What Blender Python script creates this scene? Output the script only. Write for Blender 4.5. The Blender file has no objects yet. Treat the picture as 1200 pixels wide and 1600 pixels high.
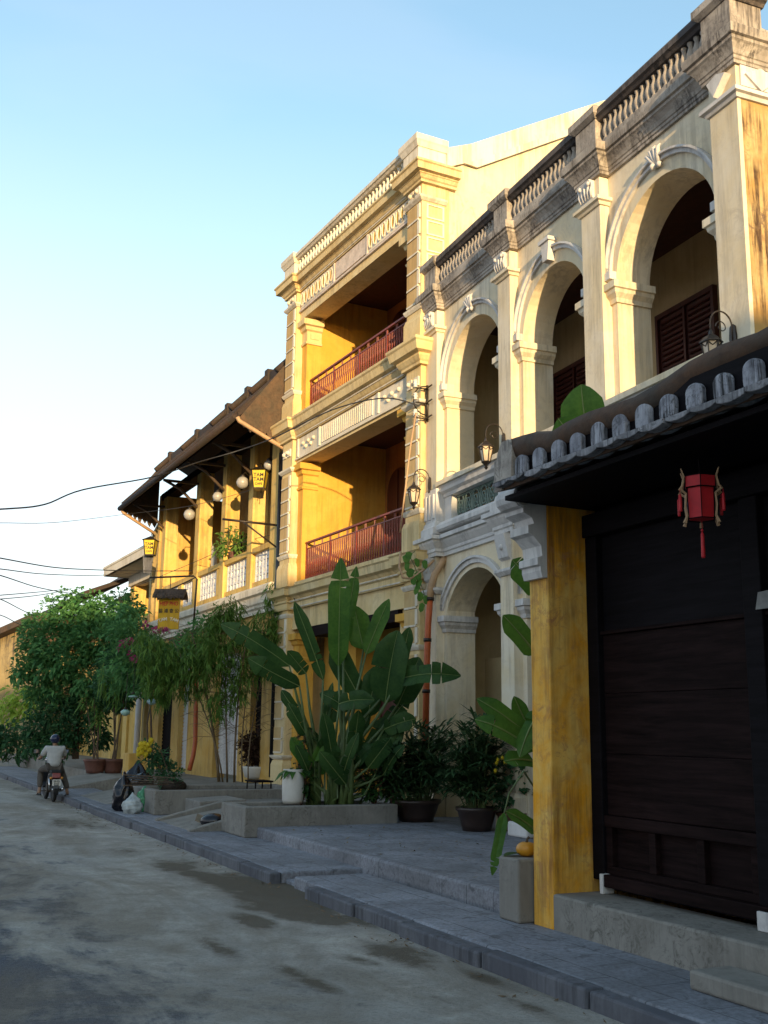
import bpy, bmesh, math, random
from mathutils import Vector, Matrix, Euler
random.seed(7)
R = math.radians
sin, cos, pi = math.sin, math.cos, math.pi
scn = bpy.context.scene
COL = scn.collection

# ------------------------------------------------------------------ camera
EYE = Vector((0, 0, 1.7)); FPX = 1680.0
PITCH = math.atan(341 / FPX); ROLL = R(0.7)
_fw = Vector((0, cos(PITCH), sin(PITCH))); _rt0 = Vector((1, 0, 0)); _up0 = _rt0.cross(_fw)
_rt = _rt0 * cos(ROLL) + _up0 * sin(ROLL); _up = _up0 * cos(ROLL) - _rt0 * sin(ROLL)
cd = bpy.data.cameras.new('camera'); cam = bpy.data.objects.new('camera', cd); COL.objects.link(cam)
cd.sensor_fit = 'VERTICAL'; cd.sensor_height = 36; cd.sensor_width = 27
cd.lens = 36 * FPX / 1600; cd.clip_start = 0.05; cd.clip_end = 3000
M = Matrix((( _rt.x, _up.x, -_fw.x, 0), (_rt.y, _up.y, -_fw.y, 0), (_rt.z, _up.z, -_fw.z, 0), (0, 0, 0, 1)))
M.translation = EYE
cam.matrix_world = M
scn.camera = cam

def ray(x, y): return _fw * FPX + _rt * (x - 600) - _up * (y - 800)
def at(x, y, Y):            # photo position + distance along the view -> point
    d = ray(x, y); return EYE + d * (Y / d.y)
def gnd(x, y, z=0.0):       # photo position on the level z -> point
    d = ray(x, y); return EYE + d * ((z - EYE.z) / d.z)

# street frame: s runs away from the camera, t from the street into the houses
SD = Vector((sin(R(-25.2)), cos(R(-25.2)), 0)); TD = Vector((cos(R(-25.2)), -sin(R(-25.2)), 0))
def st(s, t, z=0.0): return SD * s + TD * t + Vector((0, 0, z))

# ------------------------------------------------------------------ object helpers
def tag(o, label=None, cat=None, group=None, kind=None):
    if label: o['label'] = label
    if cat: o['category'] = cat
    if group: o['group'] = group
    if kind: o['kind'] = kind
    return o

def thing(name, label, cat, loc=(0, 0, 0), rz=0.0, group=None):
    o = bpy.data.objects.new(name, None); COL.objects.link(o)
    o.location = loc; o.rotation_euler = (0, 0, rz); o.empty_display_size = .2
    return tag(o, label, cat, group)

def copy_tree(o, parent=None):
    c = o.copy(); COL.objects.link(c)
    if parent is not None: c.parent = parent
    for ch in [k for k in o.children]: copy_tree(ch, c)
    return c

class MB:
    def __init__(s): s.v = []; s.f = []; s.sm = []
    def add(s, vs, fs, smooth=False):
        n = len(s.v); s.v += [tuple(p) for p in vs]
        for f in fs: s.f.append(tuple(i + n for i in f)); s.sm.append(smooth)
        return s
    def box(s, x0, y0, z0, x1, y1, z1):
        if x0 > x1: x0, x1 = x1, x0
        if y0 > y1: y0, y1 = y1, y0
        if z0 > z1: z0, z1 = z1, z0
        return s.add([(x0, y0, z0), (x1, y0, z0), (x1, y1, z0), (x0, y1, z0), (x0, y0, z1), (x1, y0, z1), (x1, y1, z1), (x0, y1, z1)],
                     [(0, 3, 2, 1), (4, 5, 6, 7), (0, 1, 5, 4), (1, 2, 6, 5), (2, 3, 7, 6), (3, 0, 4, 7)])
    def prism(s, poly, axis, a0, a1, smooth=False):
        n = len(poly)
        def P(u, v, a): return (a, u, v) if axis == 'x' else ((u, a, v) if axis == 'y' else (u, v, a))
        vs = [P(u, v, a0) for u, v in poly] + [P(u, v, a1) for u, v in poly]
        fs = [tuple(range(n - 1, -1, -1)), tuple(range(n, 2 * n))] + [(i, (i + 1) % n, n + (i + 1) % n, n + i) for i in range(n)]
        return s.add(vs, fs, smooth)
    def sweep(s, path, prof, cap=True, closed=False):
        """profile (offset outward, z) run along a plan path; outward is to the right of the direction of travel"""
        n = len(path); m = len(prof); P = [Vector((p[0], p[1])) for p in path]; rings = []
        def nor(a, b): d = (b - a).normalized(); return Vector((d.y, -d.x))
        for i in range(n):
            if closed: n0 = nor(P[i - 1], P[i]); n1 = nor(P[i], P[(i + 1) % n])
            else:
                n0 = nor(P[i - 1], P[i]) if i > 0 else None; n1 = nor(P[i], P[i + 1]) if i < n - 1 else None
                n0 = n0 or n1; n1 = n1 or n0
            k = n0 + n1; mt = k / max(.2, k.dot(n0))
            rings.append([(P[i].x + mt.x * o, P[i].y + mt.y * o, z) for o, z in prof])
        vs = [q for r in rings for q in r]; fs = []
        for i in range(n if closed else n - 1):
            j = (i + 1) % n
            for k in range(m): l = (k + 1) % m; fs.append((i * m + k, i * m + l, j * m + l, j * m + k))
        if cap and not closed: fs += [tuple(range(m - 1, -1, -1)), tuple((n - 1) * m + k for k in range(m))]
        return s.add(vs, fs)
    def tube(s, pts, r, n=8, cap=True, flat=1.0):
        P = [Vector(p) for p in pts]; k = len(P); rr = r if isinstance(r, (list, tuple)) else [r] * k
        vs = []; prev = None
        for i in range(k):
            d = (P[min(i + 1, k - 1)] - P[max(i - 1, 0)])
            d = d.normalized() if d.length > 1e-9 else Vector((0, 0, 1))
            if prev is None:
                a = Vector((0, 0, 1)) if abs(d.z) < .9 else Vector((1, 0, 0)); u = d.cross(a).normalized()
            else:
                u = prev - d * prev.dot(d); u = u.normalized() if u.length > 1e-6 else d.orthogonal().normalized()
            prev = u; w = d.cross(u)
            for j in range(n):
                a = 2 * pi * j / n; vs.append(P[i] + (u * cos(a) + w * sin(a) * flat) * rr[i])
        fs = [(i * n + j, i * n + (j + 1) % n, (i + 1) * n + (j + 1) % n, (i + 1) * n + j) for i in range(k - 1) for j in range(n)]
        if cap: fs += [tuple(range(n - 1, -1, -1)), tuple((k - 1) * n + j for j in range(n))]
        return s.add(vs, fs, n > 5)
    def lathe(s, prof, c=(0, 0, 0), n=14, smooth=True, rot=0.0):
        vs = []; fs = []; m = len(prof)
        for r, z in prof:
            for j in range(n):
                a = 2 * pi * j / n + rot; vs.append((c[0] + r * cos(a), c[1] + r * sin(a), c[2] + z))
        for i in range(m - 1):
            for j in range(n): fs.append((i * n + j, i * n + (j + 1) % n, (i + 1) * n + (j + 1) % n, (i + 1) * n + j))
        fs += [tuple(range(n - 1, -1, -1)), tuple((m - 1) * n + j for j in range(n))]
        return s.add(vs, fs, smooth)
    def ball(s, c, r, n=10, m=7, sq=(1, 1, 1)):
        prof = [(max(.001, sin(pi * i / m)) * r, -cos(pi * i / m) * r) for i in range(m + 1)]
        k = len(s.v); s.lathe(prof, (0, 0, 0), n)
        for i in range(k, len(s.v)): p = s.v[i]; s.v[i] = (c[0] + p[0] * sq[0], c[1] + p[1] * sq[1], c[2] + p[2] * sq[2])
        return s
    def xf(s, mat, k=0):
        for i in range(k, len(s.v)): s.v[i] = tuple(mat @ Vector(s.v[i]))
        return s
    def build(s, name, mat, parent=None, label=None, smooth=None, bevel=0.0):
        me = bpy.data.meshes.new(name); me.from_pydata(s.v, [], s.f); me.update()
        if smooth is None: me.polygons.foreach_set('use_smooth', s.sm)
        elif smooth: me.polygons.foreach_set('use_smooth', [True] * len(s.f))
        o = bpy.data.objects.new(name, me); COL.objects.link(o); me.materials.append(mat)
        if bevel:
            b = o.modifiers.new('bevel', 'BEVEL'); b.width = bevel; b.segments = 2; b.limit_method = 'ANGLE'; b.angle_limit = R(50)
        if parent is not None: o.parent = parent
        if label: o['label'] = label
        return o

def arc(cx, cz, r, a0, a1, n):
    return [(cx + r * cos(R(a0 + (a1 - a0) * i / n)), cz + r * sin(R(a0 + (a1 - a0) * i / n))) for i in range(n + 1)]
def segarc(x0, x1, zs, rise, n=20):     # left spring -> right spring over the crown
    h = (x1 - x0) / 2; r = (h * h + rise * rise) / (2 * rise); c = (x0 + x1) / 2; zc = zs + rise - r
    a = math.degrees(math.asin(min(1, h / r)));
    if rise > h + 1e-6: a = 180 - a
    return arc(c, zc, r, 90 + a, 90 - a, n)
def ring(m, a, b, y0, y1):              # solid band between two equal polylines (x,z)
    for i in range(len(a) - 1):
        m.prism([a[i], a[i + 1], b[i + 1], b[i]], 'y', y0, y1)

# ------------------------------------------------------------------ materials
def _nt(name):
    m = bpy.data.materials.new(name); m.use_nodes = True; nt = m.node_tree; b = nt.nodes['Principled BSDF']; return m, nt, b
def nd(nt, t, **k):
    n = nt.nodes.new(t)
    for a, v in k.items():
        if a in n.inputs.keys() if hasattr(n.inputs, 'keys') else False: n.inputs[a].default_value = v
        else: setattr(n, a, v)
    return n
def lk(nt, a, b): nt.links.new(a, b)
def rgb(c): return (c[0], c[1], c[2], 1)
def coords(nt, sc=(1, 1, 1), which='Object'):
    t = nt.nodes.new('ShaderNodeTexCoord'); mp = nt.nodes.new('ShaderNodeMapping'); mp.inputs['Scale'].default_value = sc
    lk(nt, t.outputs[which], mp.inputs['Vector']); return mp.outputs['Vector']
def noise(nt, vec, scale, detail=5, rough=.6, dist=0.0):
    n = nt.nodes.new('ShaderNodeTexNoise'); n.inputs['Scale'].default_value = scale; n.inputs['Detail'].default_value = detail
    n.inputs['Roughness'].default_value = rough; n.inputs['Distortion'].default_value = dist; lk(nt, vec, n.inputs['Vector']); return n.outputs['Fac']
def ramp(nt, fac, stops):
    r = nt.nodes.new('ShaderNodeValToRGB'); e = r.color_ramp.elements
    while len(e) < len(stops): e.new(.5)
    for i, (p, c) in enumerate(stops): e[i].position = p; e[i].color = rgb(c) if not isinstance(c, (int, float)) else (c, c, c, 1)
    lk(nt, fac, r.inputs['Fac']); return r.outputs['Color']
def mix(nt, fac, a, b, mode='MIX'):
    n = nt.nodes.new('ShaderNodeMix'); n.data_type = 'RGBA'; n.blend_type = mode
    def put(i, v):
        if hasattr(v, 'is_output'): lk(nt, v, n.inputs[i])
        elif isinstance(v, (int, float)): n.inputs[i].default_value = v
        else: n.inputs[i].default_value = rgb(v)
    put(0, fac); put(6, a); put(7, b); return n.outputs[2]
def mth(nt, op, a, b=None, clamp=False):
    n = nt.nodes.new('ShaderNodeMath'); n.operation = op; n.use_clamp = clamp
    for i, v in enumerate((a, b)):
        if v is None: continue
        if hasattr(v, 'is_output'): lk(nt, v, n.inputs[i])
        else: n.inputs[i].default_value = v
    return n.outputs[0]
def bump(nt, b, h, strength=.3, dist=.02):
    n = nt.nodes.new('ShaderNodeBump'); n.inputs['Strength'].default_value = strength; n.inputs['Distance'].default_value = dist
    lk(nt, h, n.inputs['Height']); lk(nt, n.outputs['Normal'], b.inputs['Normal'])

def plaster(name, base, alt, dirt=(.05, .045, .04), streak=.35, blotch=.3, rough=.9, sc=1.0, bmp=.25):
    """painted render: two tones in big soft patches, rain streaks running down, specks"""
    m, nt, b = _nt(name); v = coords(nt)
    big = ramp(nt, noise(nt, v, .9 * sc, 6, .65, .6), [(.40, 0), (.60, 1)])
    c = mix(nt, big, base, alt)
    fine = noise(nt, v, 14 * sc, 4, .7)
    c = mix(nt, ramp(nt, fine, [(.3, 0.0), (.75, .22)]), c, [k * .72 for k in base])
    vs = coords(nt, (5 * sc, 5 * sc, .35 * sc))
    s1 = ramp(nt, noise(nt, vs, 1.6, 6, .7, .3), [(.45, 0), (.60, 1)])
    patch = ramp(nt, noise(nt, v, .7 * sc, 4, .6), [(.40, 0), (.58, 1)])
    f = mth(nt, 'MULTIPLY', mth(nt, 'MULTIPLY', s1, patch), streak)
    c = mix(nt, f, c, dirt)
    sp = ramp(nt, noise(nt, v, 4.5 * sc, 9, .78, 1.4), [(.50, 0), (.62, 1)])
    sp2 = ramp(nt, noise(nt, v, .8 * sc, 3, .5, .5), [(.42, 0), (.58, 1)]); sp = mth(nt, 'MULTIPLY', sp, sp2)
    c = mix(nt, mth(nt, 'MULTIPLY', sp, blotch), c, [d * 1.6 + .03 for d in dirt])
    lk(nt, c, b.inputs['Base Color']); b.inputs['Roughness'].default_value = rough
    bump(nt, b, mth(nt, 'ADD', mth(nt, 'MULTIPLY', fine, .4), noise(nt, v, 3 * sc, 3)), bmp, .012)
    return m
def flat(name, c, rough=.6, var=.25, scale=8, metal=0.0, bmp=.1, spec=.5):
    m, nt, b = _nt(name); v = coords(nt); n = noise(nt, v, scale, 5, .65)
    lk(nt, mix(nt, ramp(nt, n, [(.3, 0), (.75, 1)]), [k * (1 - var) for k in c], [min(1, k * (1 + var)) for k in c]), b.inputs['Base Color'])
    b.inputs['Roughness'].default_value = rough; b.inputs['Metallic'].default_value = metal; b.inputs['Specular IOR Level'].default_value = spec
    if bmp: bump(nt, b, n, bmp, .01)
    return m
def wood(name, c, axis=2, rough=.55, var=.4, spec=.5):
    m, nt, b = _nt(name); s = [14, 14, 14]; s[axis] = .9; v = coords(nt, s); n = noise(nt, v, 1.5, 6, .7, .4)
    big = noise(nt, coords(nt), 1.2, 3)
    cc = mix(nt, ramp(nt, n, [(.3, 0), (.7, 1)]), [k * (1 - var) for k in c], [k * (1 + var) for k in c])
    cc = mix(nt, ramp(nt, big, [(.4, 0), (.7, .5)]), cc, [k * .5 for k in c])
    lk(nt, cc, b.inputs['Base Color']); b.inputs['Roughness'].default_value = rough; b.inputs['Specular IOR Level'].default_value = spec; bump(nt, b, n, .25, .006); return m
def leafmat(name, c, c2, trans=.35, rough=.45, scale=3.0):
    m, nt, b = _nt(name); v = coords(nt, which='Object'); n = noise(nt, v, scale, 3, .6); n2 = noise(nt, v, scale * 9, 2)
    cc = mix(nt, ramp(nt, mth(nt, 'ADD', mth(nt, 'MULTIPLY', n, .65), mth(nt, 'MULTIPLY', n2, .35)), [(.36, 0), (.62, 1)]), c, c2)
    lk(nt, cc, b.inputs['Base Color']); b.inputs['Roughness'].default_value = rough + .1; b.inputs['Specular IOR Level'].default_value = .16
    t = nt.nodes.new('ShaderNodeBsdfTranslucent'); lk(nt, mix(nt, .5, cc, [k * 1.2 for k in c2]), t.inputs['Color'])
    ms = nt.nodes.new('ShaderNodeMixShader'); ms.inputs[0].default_value = trans
    lk(nt, b.outputs[0], ms.inputs[1]); lk(nt, t.outputs[0], ms.inputs[2]); lk(nt, ms.outputs[0], nt.nodes['Material Output'].inputs['Surface']); return m
def rooftile(name, c, moss):
    m, nt, b = _nt(name); v = coords(nt); n = noise(nt, v, 2.2, 7, .7, .5); n2 = noise(nt, v, 11, 5, .7)
    cc = mix(nt, ramp(nt, n, [(.38, 0), (.66, 1)]), c, moss); cc = mix(nt, ramp(nt, n2, [(.45, 0), (.7, .7)]), cc, [k * .35 for k in c])
    lk(nt, cc, b.inputs['Base Color']); b.inputs['Roughness'].default_value = .85; bump(nt, b, n2, .5, .02); return m

MAT = {}
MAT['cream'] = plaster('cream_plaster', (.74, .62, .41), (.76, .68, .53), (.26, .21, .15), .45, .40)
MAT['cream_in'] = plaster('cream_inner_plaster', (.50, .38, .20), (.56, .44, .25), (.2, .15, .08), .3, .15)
MAT['cream_side'] = plaster('weathered_cream_plaster', (.40, .235, .07), (.50, .36, .16), (.06, .03, .012), 1.0, 1.0, sc=1.6)
MAT['white'] = plaster('white_plaster', (.68, .66, .63), (.58, .56, .54), (.13, .12, .12), .38, .28)
MAT['mould'] = plaster('blackened_plaster', (.48, .43, .37), (.28, .245, .21), (.055, .045, .04), .85, .8, sc=2.4)
MAT['mould_dark'] = plaster('black_moulded_plaster', (.15, .125, .11), (.06, .052, .055), (.014, .013, .014), .9, .8, sc=2.2)
MAT['lemon'] = plaster('pale_yellow_plaster', (.67, .50, .23), (.72, .58, .32), (.24, .16, .08), .45, .35)
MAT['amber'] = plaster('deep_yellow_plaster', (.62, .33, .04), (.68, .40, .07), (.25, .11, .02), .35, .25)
MAT['trim'] = plaster('cream_white_trim', (.76, .70, .58), (.68, .60, .46), (.25, .2, .13), .45, .25)
MAT['pink'] = flat('panel_pinkish_white', (.62, .52, .44), .9)
MAT['ochre'] = plaster('ochre_plaster', (.76, .33, .006), (.76, .50, .13), (.24, .10, .02), .85, 1.0, sc=1.5)
MAT['th_yellow'] = plaster('golden_plaster', (.66, .41, .09), (.70, .50, .17), (.22, .13, .05), .55, .5)
MAT['th_wall'] = plaster('golden_wall_plaster', (.56, .33, .07), (.62, .42, .14), (.2, .11, .04), .6, .4)
MAT['tanblock'] = plaster('tan_block', (.52, .34, .13), (.58, .41, .19), (.2, .13, .07), .4, .3)
MAT['old_wall'] = plaster('old_yellow_wall', (.36, .26, .10), (.44, .33, .15), (.05, .04, .03), 1.0, 1.0, sc=.6)
MAT['rail'] = flat('red_iron_paint', (.20, .032, .014), .5, .25, 12)
MAT['redwood'] = wood('dark_red_wood', (.065, .014, .009), 2, .5)
MAT['brownwood'] = wood('dark_brown_wood', (.013, .0068, .0066), 0, .7, .8, .06)
MAT['blackwood'] = wood('blackened_wood', (.006, .005, .0065), 0, .7, .6, .08)
MAT['greywood'] = wood('grey_brown_wood', (.09, .06, .04), 0, .7)
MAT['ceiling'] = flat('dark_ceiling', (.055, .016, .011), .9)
MAT['tile'] = rooftile('old_brown_roof_tile', (.048, .026, .018), (.032, .028, .022))
MAT['tile_light'] = rooftile('weathered_tile', (.11, .065, .035), (.05, .042, .028))
MAT['gate_tile'] = rooftile('gate_roof_tile', (.10, .048, .022), (.05, .04, .03))
MAT['iron'] = flat('dark_bronze_iron', (.035, .026, .02), .45, .3, 10, .4)
MAT['glass_lamp'] = flat('frosted_lamp_glass', (.62, .50, .36), .25, .1, 6)
MAT['green_iron'] = flat('green_grey_iron', (.14, .20, .17), .6)
MAT['concrete'] = plaster('concrete', (.20, .185, .16), (.26, .245, .215), (.05, .045, .035), .22, 1.0, sc=2)
MAT['white_ceramic'] = flat('white_glaze', (.62, .60, .55), .3, .1, 5)
MAT['terracotta'] = flat('brown_clay', (.13, .055, .04), .6, .3, 6)
MAT['dark_clay'] = flat('dark_glazed_clay', (.035, .022, .018), .35, .3, 6)
MAT['soil'] = flat('soil', (.035, .025, .018), .95, .5, 20, bmp=.6)
MAT['orange_pipe'] = flat('orange_pvc', (.42, .085, .018), .5, .25, 4)
MAT['pipe_cream'] = flat('cream_pvc', (.42, .27, .15), .6, .2, 4)
MAT['cable'] = flat('black_cable', (.02, .02, .022), .5, .1, 4)
MAT['red_cloth'] = flat('red_silk', (.46, .008, .016), .6, .2, 10)
MAT['gable'] = plaster('faded_cream_plaster', (.70, .60, .40), (.74, .65, .46), (.26, .19, .11), .5, .6)
MAT['midrib'] = flat('pale_midrib', (.15, .21, .06), .5, .2, 6)
MAT['drip'] = plaster('dirty_whitewash', (.36, .36, .38), (.15, .15, .16), (.025, .025, .028), .9, 1.0, sc=3.5)
MAT['bark'] = flat('bark', (.10, .07, .045), .9, .4, 18, bmp=.5)
MAT['cane'] = flat('bamboo_cane', (.13, .085, .04), .5, .3, 12)
MAT['stem'] = flat('green_stem', (.085, .13, .04), .5, .3, 8)
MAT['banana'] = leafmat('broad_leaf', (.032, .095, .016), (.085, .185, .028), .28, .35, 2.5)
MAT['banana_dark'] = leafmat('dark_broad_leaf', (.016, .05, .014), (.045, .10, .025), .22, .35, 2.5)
MAT['bamboo_leaf'] = leafmat('bamboo_leaf', (.06, .145, .025), (.15, .26, .055), .3)
MAT['lady'] = leafmat('lady_palm_leaf', (.02, .055, .022), (.055, .11, .04), .2)
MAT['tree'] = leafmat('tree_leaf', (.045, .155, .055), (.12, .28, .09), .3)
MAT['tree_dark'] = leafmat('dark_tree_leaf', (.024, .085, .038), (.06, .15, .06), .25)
MAT['lime'] = leafmat('pale_green_leaf', (.28, .42, .055), (.42, .56, .12), .4)
MAT['fresh'] = leafmat('fresh_leaf', (.05, .13, .02), (.10, .22, .04), .35)
MAT['globe'] = flat('clouded_globe_glass', (.36, .35, .33), .3, .15, 5)
MAT['maroon'] = leafmat('maroon_leaf', (.04, .022, .016), (.075, .04, .025), .2)
MAT['pinkflower'] = leafmat('pink_petal', (.30, .03, .12), (.50, .09, .24), .4)
MAT['yellowflower'] = leafmat('yellow_petal', (.55, .42, .02), (.75, .6, .05), .4)
MAT['plasticblack'] = flat('black_plastic_film', (.006, .006, .010), .25, .3, 6, bmp=.5)
MAT['blackpaint'] = flat('black_paint', (.01, .01, .012), .3, .2)
MAT['rubber'] = flat('rubber', (.012, .012, .012), .8, .3)
MAT['chrome'] = flat('steel', (.55, .55, .55), .25, .1, 5, 1.0)
MAT['thatch'] = wood('old_thatch', (.09, .065, .05), 2, .95, .6)
# ------------------------------------------------------------------ light
SUN_EL, SUN_AZ = R(4.6), R(168.0)          # low evening sun behind the camera, a little to the right
w = bpy.data.worlds.new('World'); scn.world = w; w.use_nodes = True; nt = w.node_tree
bg = nt.nodes['Background']; sky = nt.nodes.new('ShaderNodeTexSky'); sky.sky_type = 'NISHITA'; sky.sun_disc = False
sky.sun_elevation = SUN_EL; sky.sun_rotation = SUN_AZ; sky.altitude = 0; sky.air_density = 1.0; sky.dust_density = .6; sky.ozone_density = 1.5
lk(nt, sky.outputs[0], bg.inputs['Color']); bg.inputs['Strength'].default_value = .15
sd = bpy.data.lights.new('sun', 'SUN'); sd.energy = 5; sd.angle = R(.5); sd.color = (1, .71, .37)
so = bpy.data.objects.new('sun', sd); COL.objects.link(so)
to_sun = Vector((sin(SUN_AZ) * cos(SUN_EL), cos(SUN_AZ) * cos(SUN_EL), sin(SUN_EL)))
so.rotation_euler = to_sun.to_track_quat('Z', 'Y').to_euler(); so.location = (0, -20, 30)
scn.view_settings.view_transform = 'Standard'; scn.view_settings.look = 'None'; scn.view_settings.exposure = 0.0; scn.view_settings.gamma = 1
scn.cycles.max_bounces = 8; scn.cycles.diffuse_bounces = 4; scn.cycles.transparent_max_bounces = 8; scn.cycles.sample_clamp_indirect = 6
# a little more colour in the zenith, a milky horizon with thin cloud, as in the photograph
def sky_nodes():
    tc = nt.nodes.new('ShaderNodeTexCoord'); sep = nt.nodes.new('ShaderNodeSeparateXYZ'); lk(nt, tc.outputs['Generated'], sep.inputs[0])
    c = mix(nt, 1.0, sky.outputs[0], (1.0, 1.06, 1.03), 'MULTIPLY')
    mp = nt.nodes.new('ShaderNodeMapping'); mp.inputs['Scale'].default_value = (1.2, 1.2, 3.2); lk(nt, tc.outputs['Generated'], mp.inputs['Vector'])
    cl = ramp(nt, noise(nt, mp.outputs['Vector'], 1.6, 5, .5, .3), [(.44, 0), (.62, .6)])
    low = ramp(nt, sep.outputs[2], [(.02, .97), (.18, .85), (.34, .52), (.52, .08)])
    west = ramp(nt, mth(nt, 'ADD', mth(nt, 'MULTIPLY', sep.outputs[0], 1.1), .42), [(.0, 1.0), (.62, .42)])
    f = mth(nt, 'MAXIMUM', mth(nt, 'MULTIPLY', low, west), mth(nt, 'MULTIPLY', cl, mth(nt, 'ADD', low, .12)))
    return mix(nt, f, c, (1.86, 1.88, 2.06))
lk(nt, sky_nodes(), bg.inputs['Color'])
scn.view_settings.exposure = 1.92; sd.energy = 2.0
# ================================================================== ARCADED HOUSE (right, two storeys, arches)
RBO = Vector((0.729, 19.5, 0)); RB_RZ = -R(90 - 22.2)
RBM = Matrix.Translation(RBO) @ Matrix.Rotation(RB_RZ, 4, 'Z')
rb = thing('arcaded_house', 'cream arcaded house with a blackened roof balustrade, right of the balcony house', 'house', RBO, RB_RZ)
PX = [(.10, .57), (2.95, 3.36), (5.50, 5.97), (8.34, 8.82)]
BAYS = [(.57, 2.95), (3.36, 5.50), (5.97, 8.34)]
WY = .15; JD = .70     # wall face, back of the arcade wall
m = MB()
for i, (a, b) in enumerate(BAYS):
    l, r = a + .13, b - .13
    # upper arch
    m.box(a, WY, 6.02, l, JD, 7.82); m.box(r, WY, 6.02, b, JD, 7.82)
    ar = segarc(l, r, 7.82, (r - l) / 2 - .02, 24)
    m.prism([(a, 7.82), (l, 7.82)] + ar[1:-1] + [(r, 7.82), (b, 7.82), (b, 9.5), (a, 9.5)], 'y', WY, JD)
    # ground arch and the wall between
    m.box(a, WY, 0, l, JD, 3.78); m.box(r, WY, 0, b, JD, 3.78)
    ar = segarc(l, r, 3.78, .62, 20)
    m.prism([(a, 3.78), (l, 3.78)] + ar[1:-1] + [(r, 3.78), (b, 3.78), (b, 5.2), (a, 5.2)], 'y', WY, JD)
wall = m.build('wall', MAT['cream'], rb)
m = MB()
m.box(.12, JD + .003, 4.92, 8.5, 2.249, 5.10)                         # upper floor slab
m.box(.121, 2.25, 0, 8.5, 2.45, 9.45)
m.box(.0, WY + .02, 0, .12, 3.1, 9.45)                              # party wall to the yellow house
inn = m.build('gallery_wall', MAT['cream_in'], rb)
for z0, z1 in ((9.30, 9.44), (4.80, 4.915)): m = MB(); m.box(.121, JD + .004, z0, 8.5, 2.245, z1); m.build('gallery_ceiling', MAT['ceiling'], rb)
m = MB(); m.box(8.52, .06, 0, 8.819, 9.0, 9.5); m.box(-.02, 8.8, 0, 8.51, 9.0, 9.5); m.box(-.02, 3.11, 5, .1, 8.79, 9.5)
m.build('side_wall', MAT['cream_side'], rb)
m = MB(); m.box(.0, .2, 9.55, 8.8, 8.99, 9.8); m.build('roof', MAT['mould_dark'], rb)

# pilasters: shaft over both storeys, neck and foot mouldings, ornaments
def orn_bracket(m, xc, z0, z1, w):
    """flat leaf console: a shallow shaped tablet with raised fronds"""
    m.prism([(-.002, z0), (-.025, z0), (-.05, z0 + .06), (-.035, z0 + (z1 - z0) * .55), (-.08, z1 - .05), (-.10, z1), (-.002, z1)], 'x', xc - w / 2, xc + w / 2)
    for k in range(-2, 3):
        x = xc + k * w * .2
        m.tube([(x * 1.0, -.05, z0 + .03), (x + k * .012, -.062, z0 + .12), (x + k * .02, -.05 - .012 * (2 - abs(k)), z0 + .20), (x + k * .03, -.075, z0 + .25)], [.012, .026, .022, .006], 6)
    for q in (-1, 1): m.ball((xc + q * w * .36, -.085, z1 - .05), .035, 8, 6, (1, .7, 1))
for i, (a, b) in enumerate(PX):
    m = MB()
    if i == 3: m.box(a, 0, 0, b, .057, 4.78); m.box(a, 0, 6.02, b, .057, 9.42); m.box(a, .057, 0, 8.515, JD, 9.42)
    else: m.box(a, 0, 0, b, JD + .02, 4.78); m.box(a, 0, 6.02, b, JD + .02, 9.42)
    p = m.build('pilaster', MAT['cream'], rb)
    m = MB(); pth = [(a, JD - .1), (a, 0), (b, 0), (b, WY + .02)] if i < 3 else [(a, .3), (a, 0), (b, 0), (b, 3.0)]
    m.sweep(pth, [(-.02, 8.99), (.03, 8.99), (.05, 9.03), (.09, 9.04), (.09, 9.09), (-.02, 9.11)])
    m.build('neck_moulding', MAT['cream' if i < 3 else 'white'], p)
    m = MB(); xc = (a + b) / 2
    if i < 3: orn_bracket(m, xc - .03, 9.13, 9.42, .30)
    else:
        m.prism([(xc - .05, 9.14), (xc + .17, 9.34), (xc + .02, 9.40), (xc - .16, 9.36)], 'y', -.10, -.002)
    m.build('leaf_bracket', MAT['white'], p)
    # white panelled pedestal at the sill level
    m = MB(); m.box(a - .02, -.02, 5.16, b + .02, .5, 6.0)
    m.sweep([(a - .02, .3), (a - .02, -.02), (b + .02, -.02), (b + .02, .3)], [(-.01, 5.14), (.10, 5.14), (.10, 5.26), (.05, 5.30), (.03, 5.38), (-.01, 5.40)])
    for k in range(3): x = a + .05 + k * (b - a - .1) / 2.4; m.box(x, -.05, 5.45, x + .07, -.018, 5.9)
    m.build('pedestal', MAT['white'], p)
    # ground floor neck and bracket
    m = MB(); m.sweep([(a, WY + .05), (a, 0), (b, 0), (b, WY + .05)], [(-.02, 4.08), (.03, 4.08), (.08, 4.14), (.08, 4.18), (-.02, 4.21)])
    m.prism([(-.002, 4.32), (-.06, 4.36), (-.09, 4.5), (-.14, 4.72), (-.002, 4.74)], 'x', xc - .16, xc + .16)
    m.ball((xc, -.09, 4.52), .05, 8, 6); m.build('lower_bracket', MAT['white'], p)
    m = MB(); m.sweep([(a, WY - .01), (a, 0), (b, 0), (b, WY - .01)], [(-.01, 0), (.08, 0), (.08, .75), (.04, .8), (-.01, .82)]); m.build('foot', MAT['cream'], p)
# corner ornament on the side wall
m = MB(); m.prism([(.05, 9.15), (.62, 9.15), (.62, 9.42), (.05, 9.42)], 'x', 8.822, 8.85)
m.prism([(.10, 9.30), (.33, 9.12), (.58, 9.32), (.33, 9.42)], 'x', 8.851, 8.88); m.build('side_ornament', MAT['white'], rb)

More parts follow.
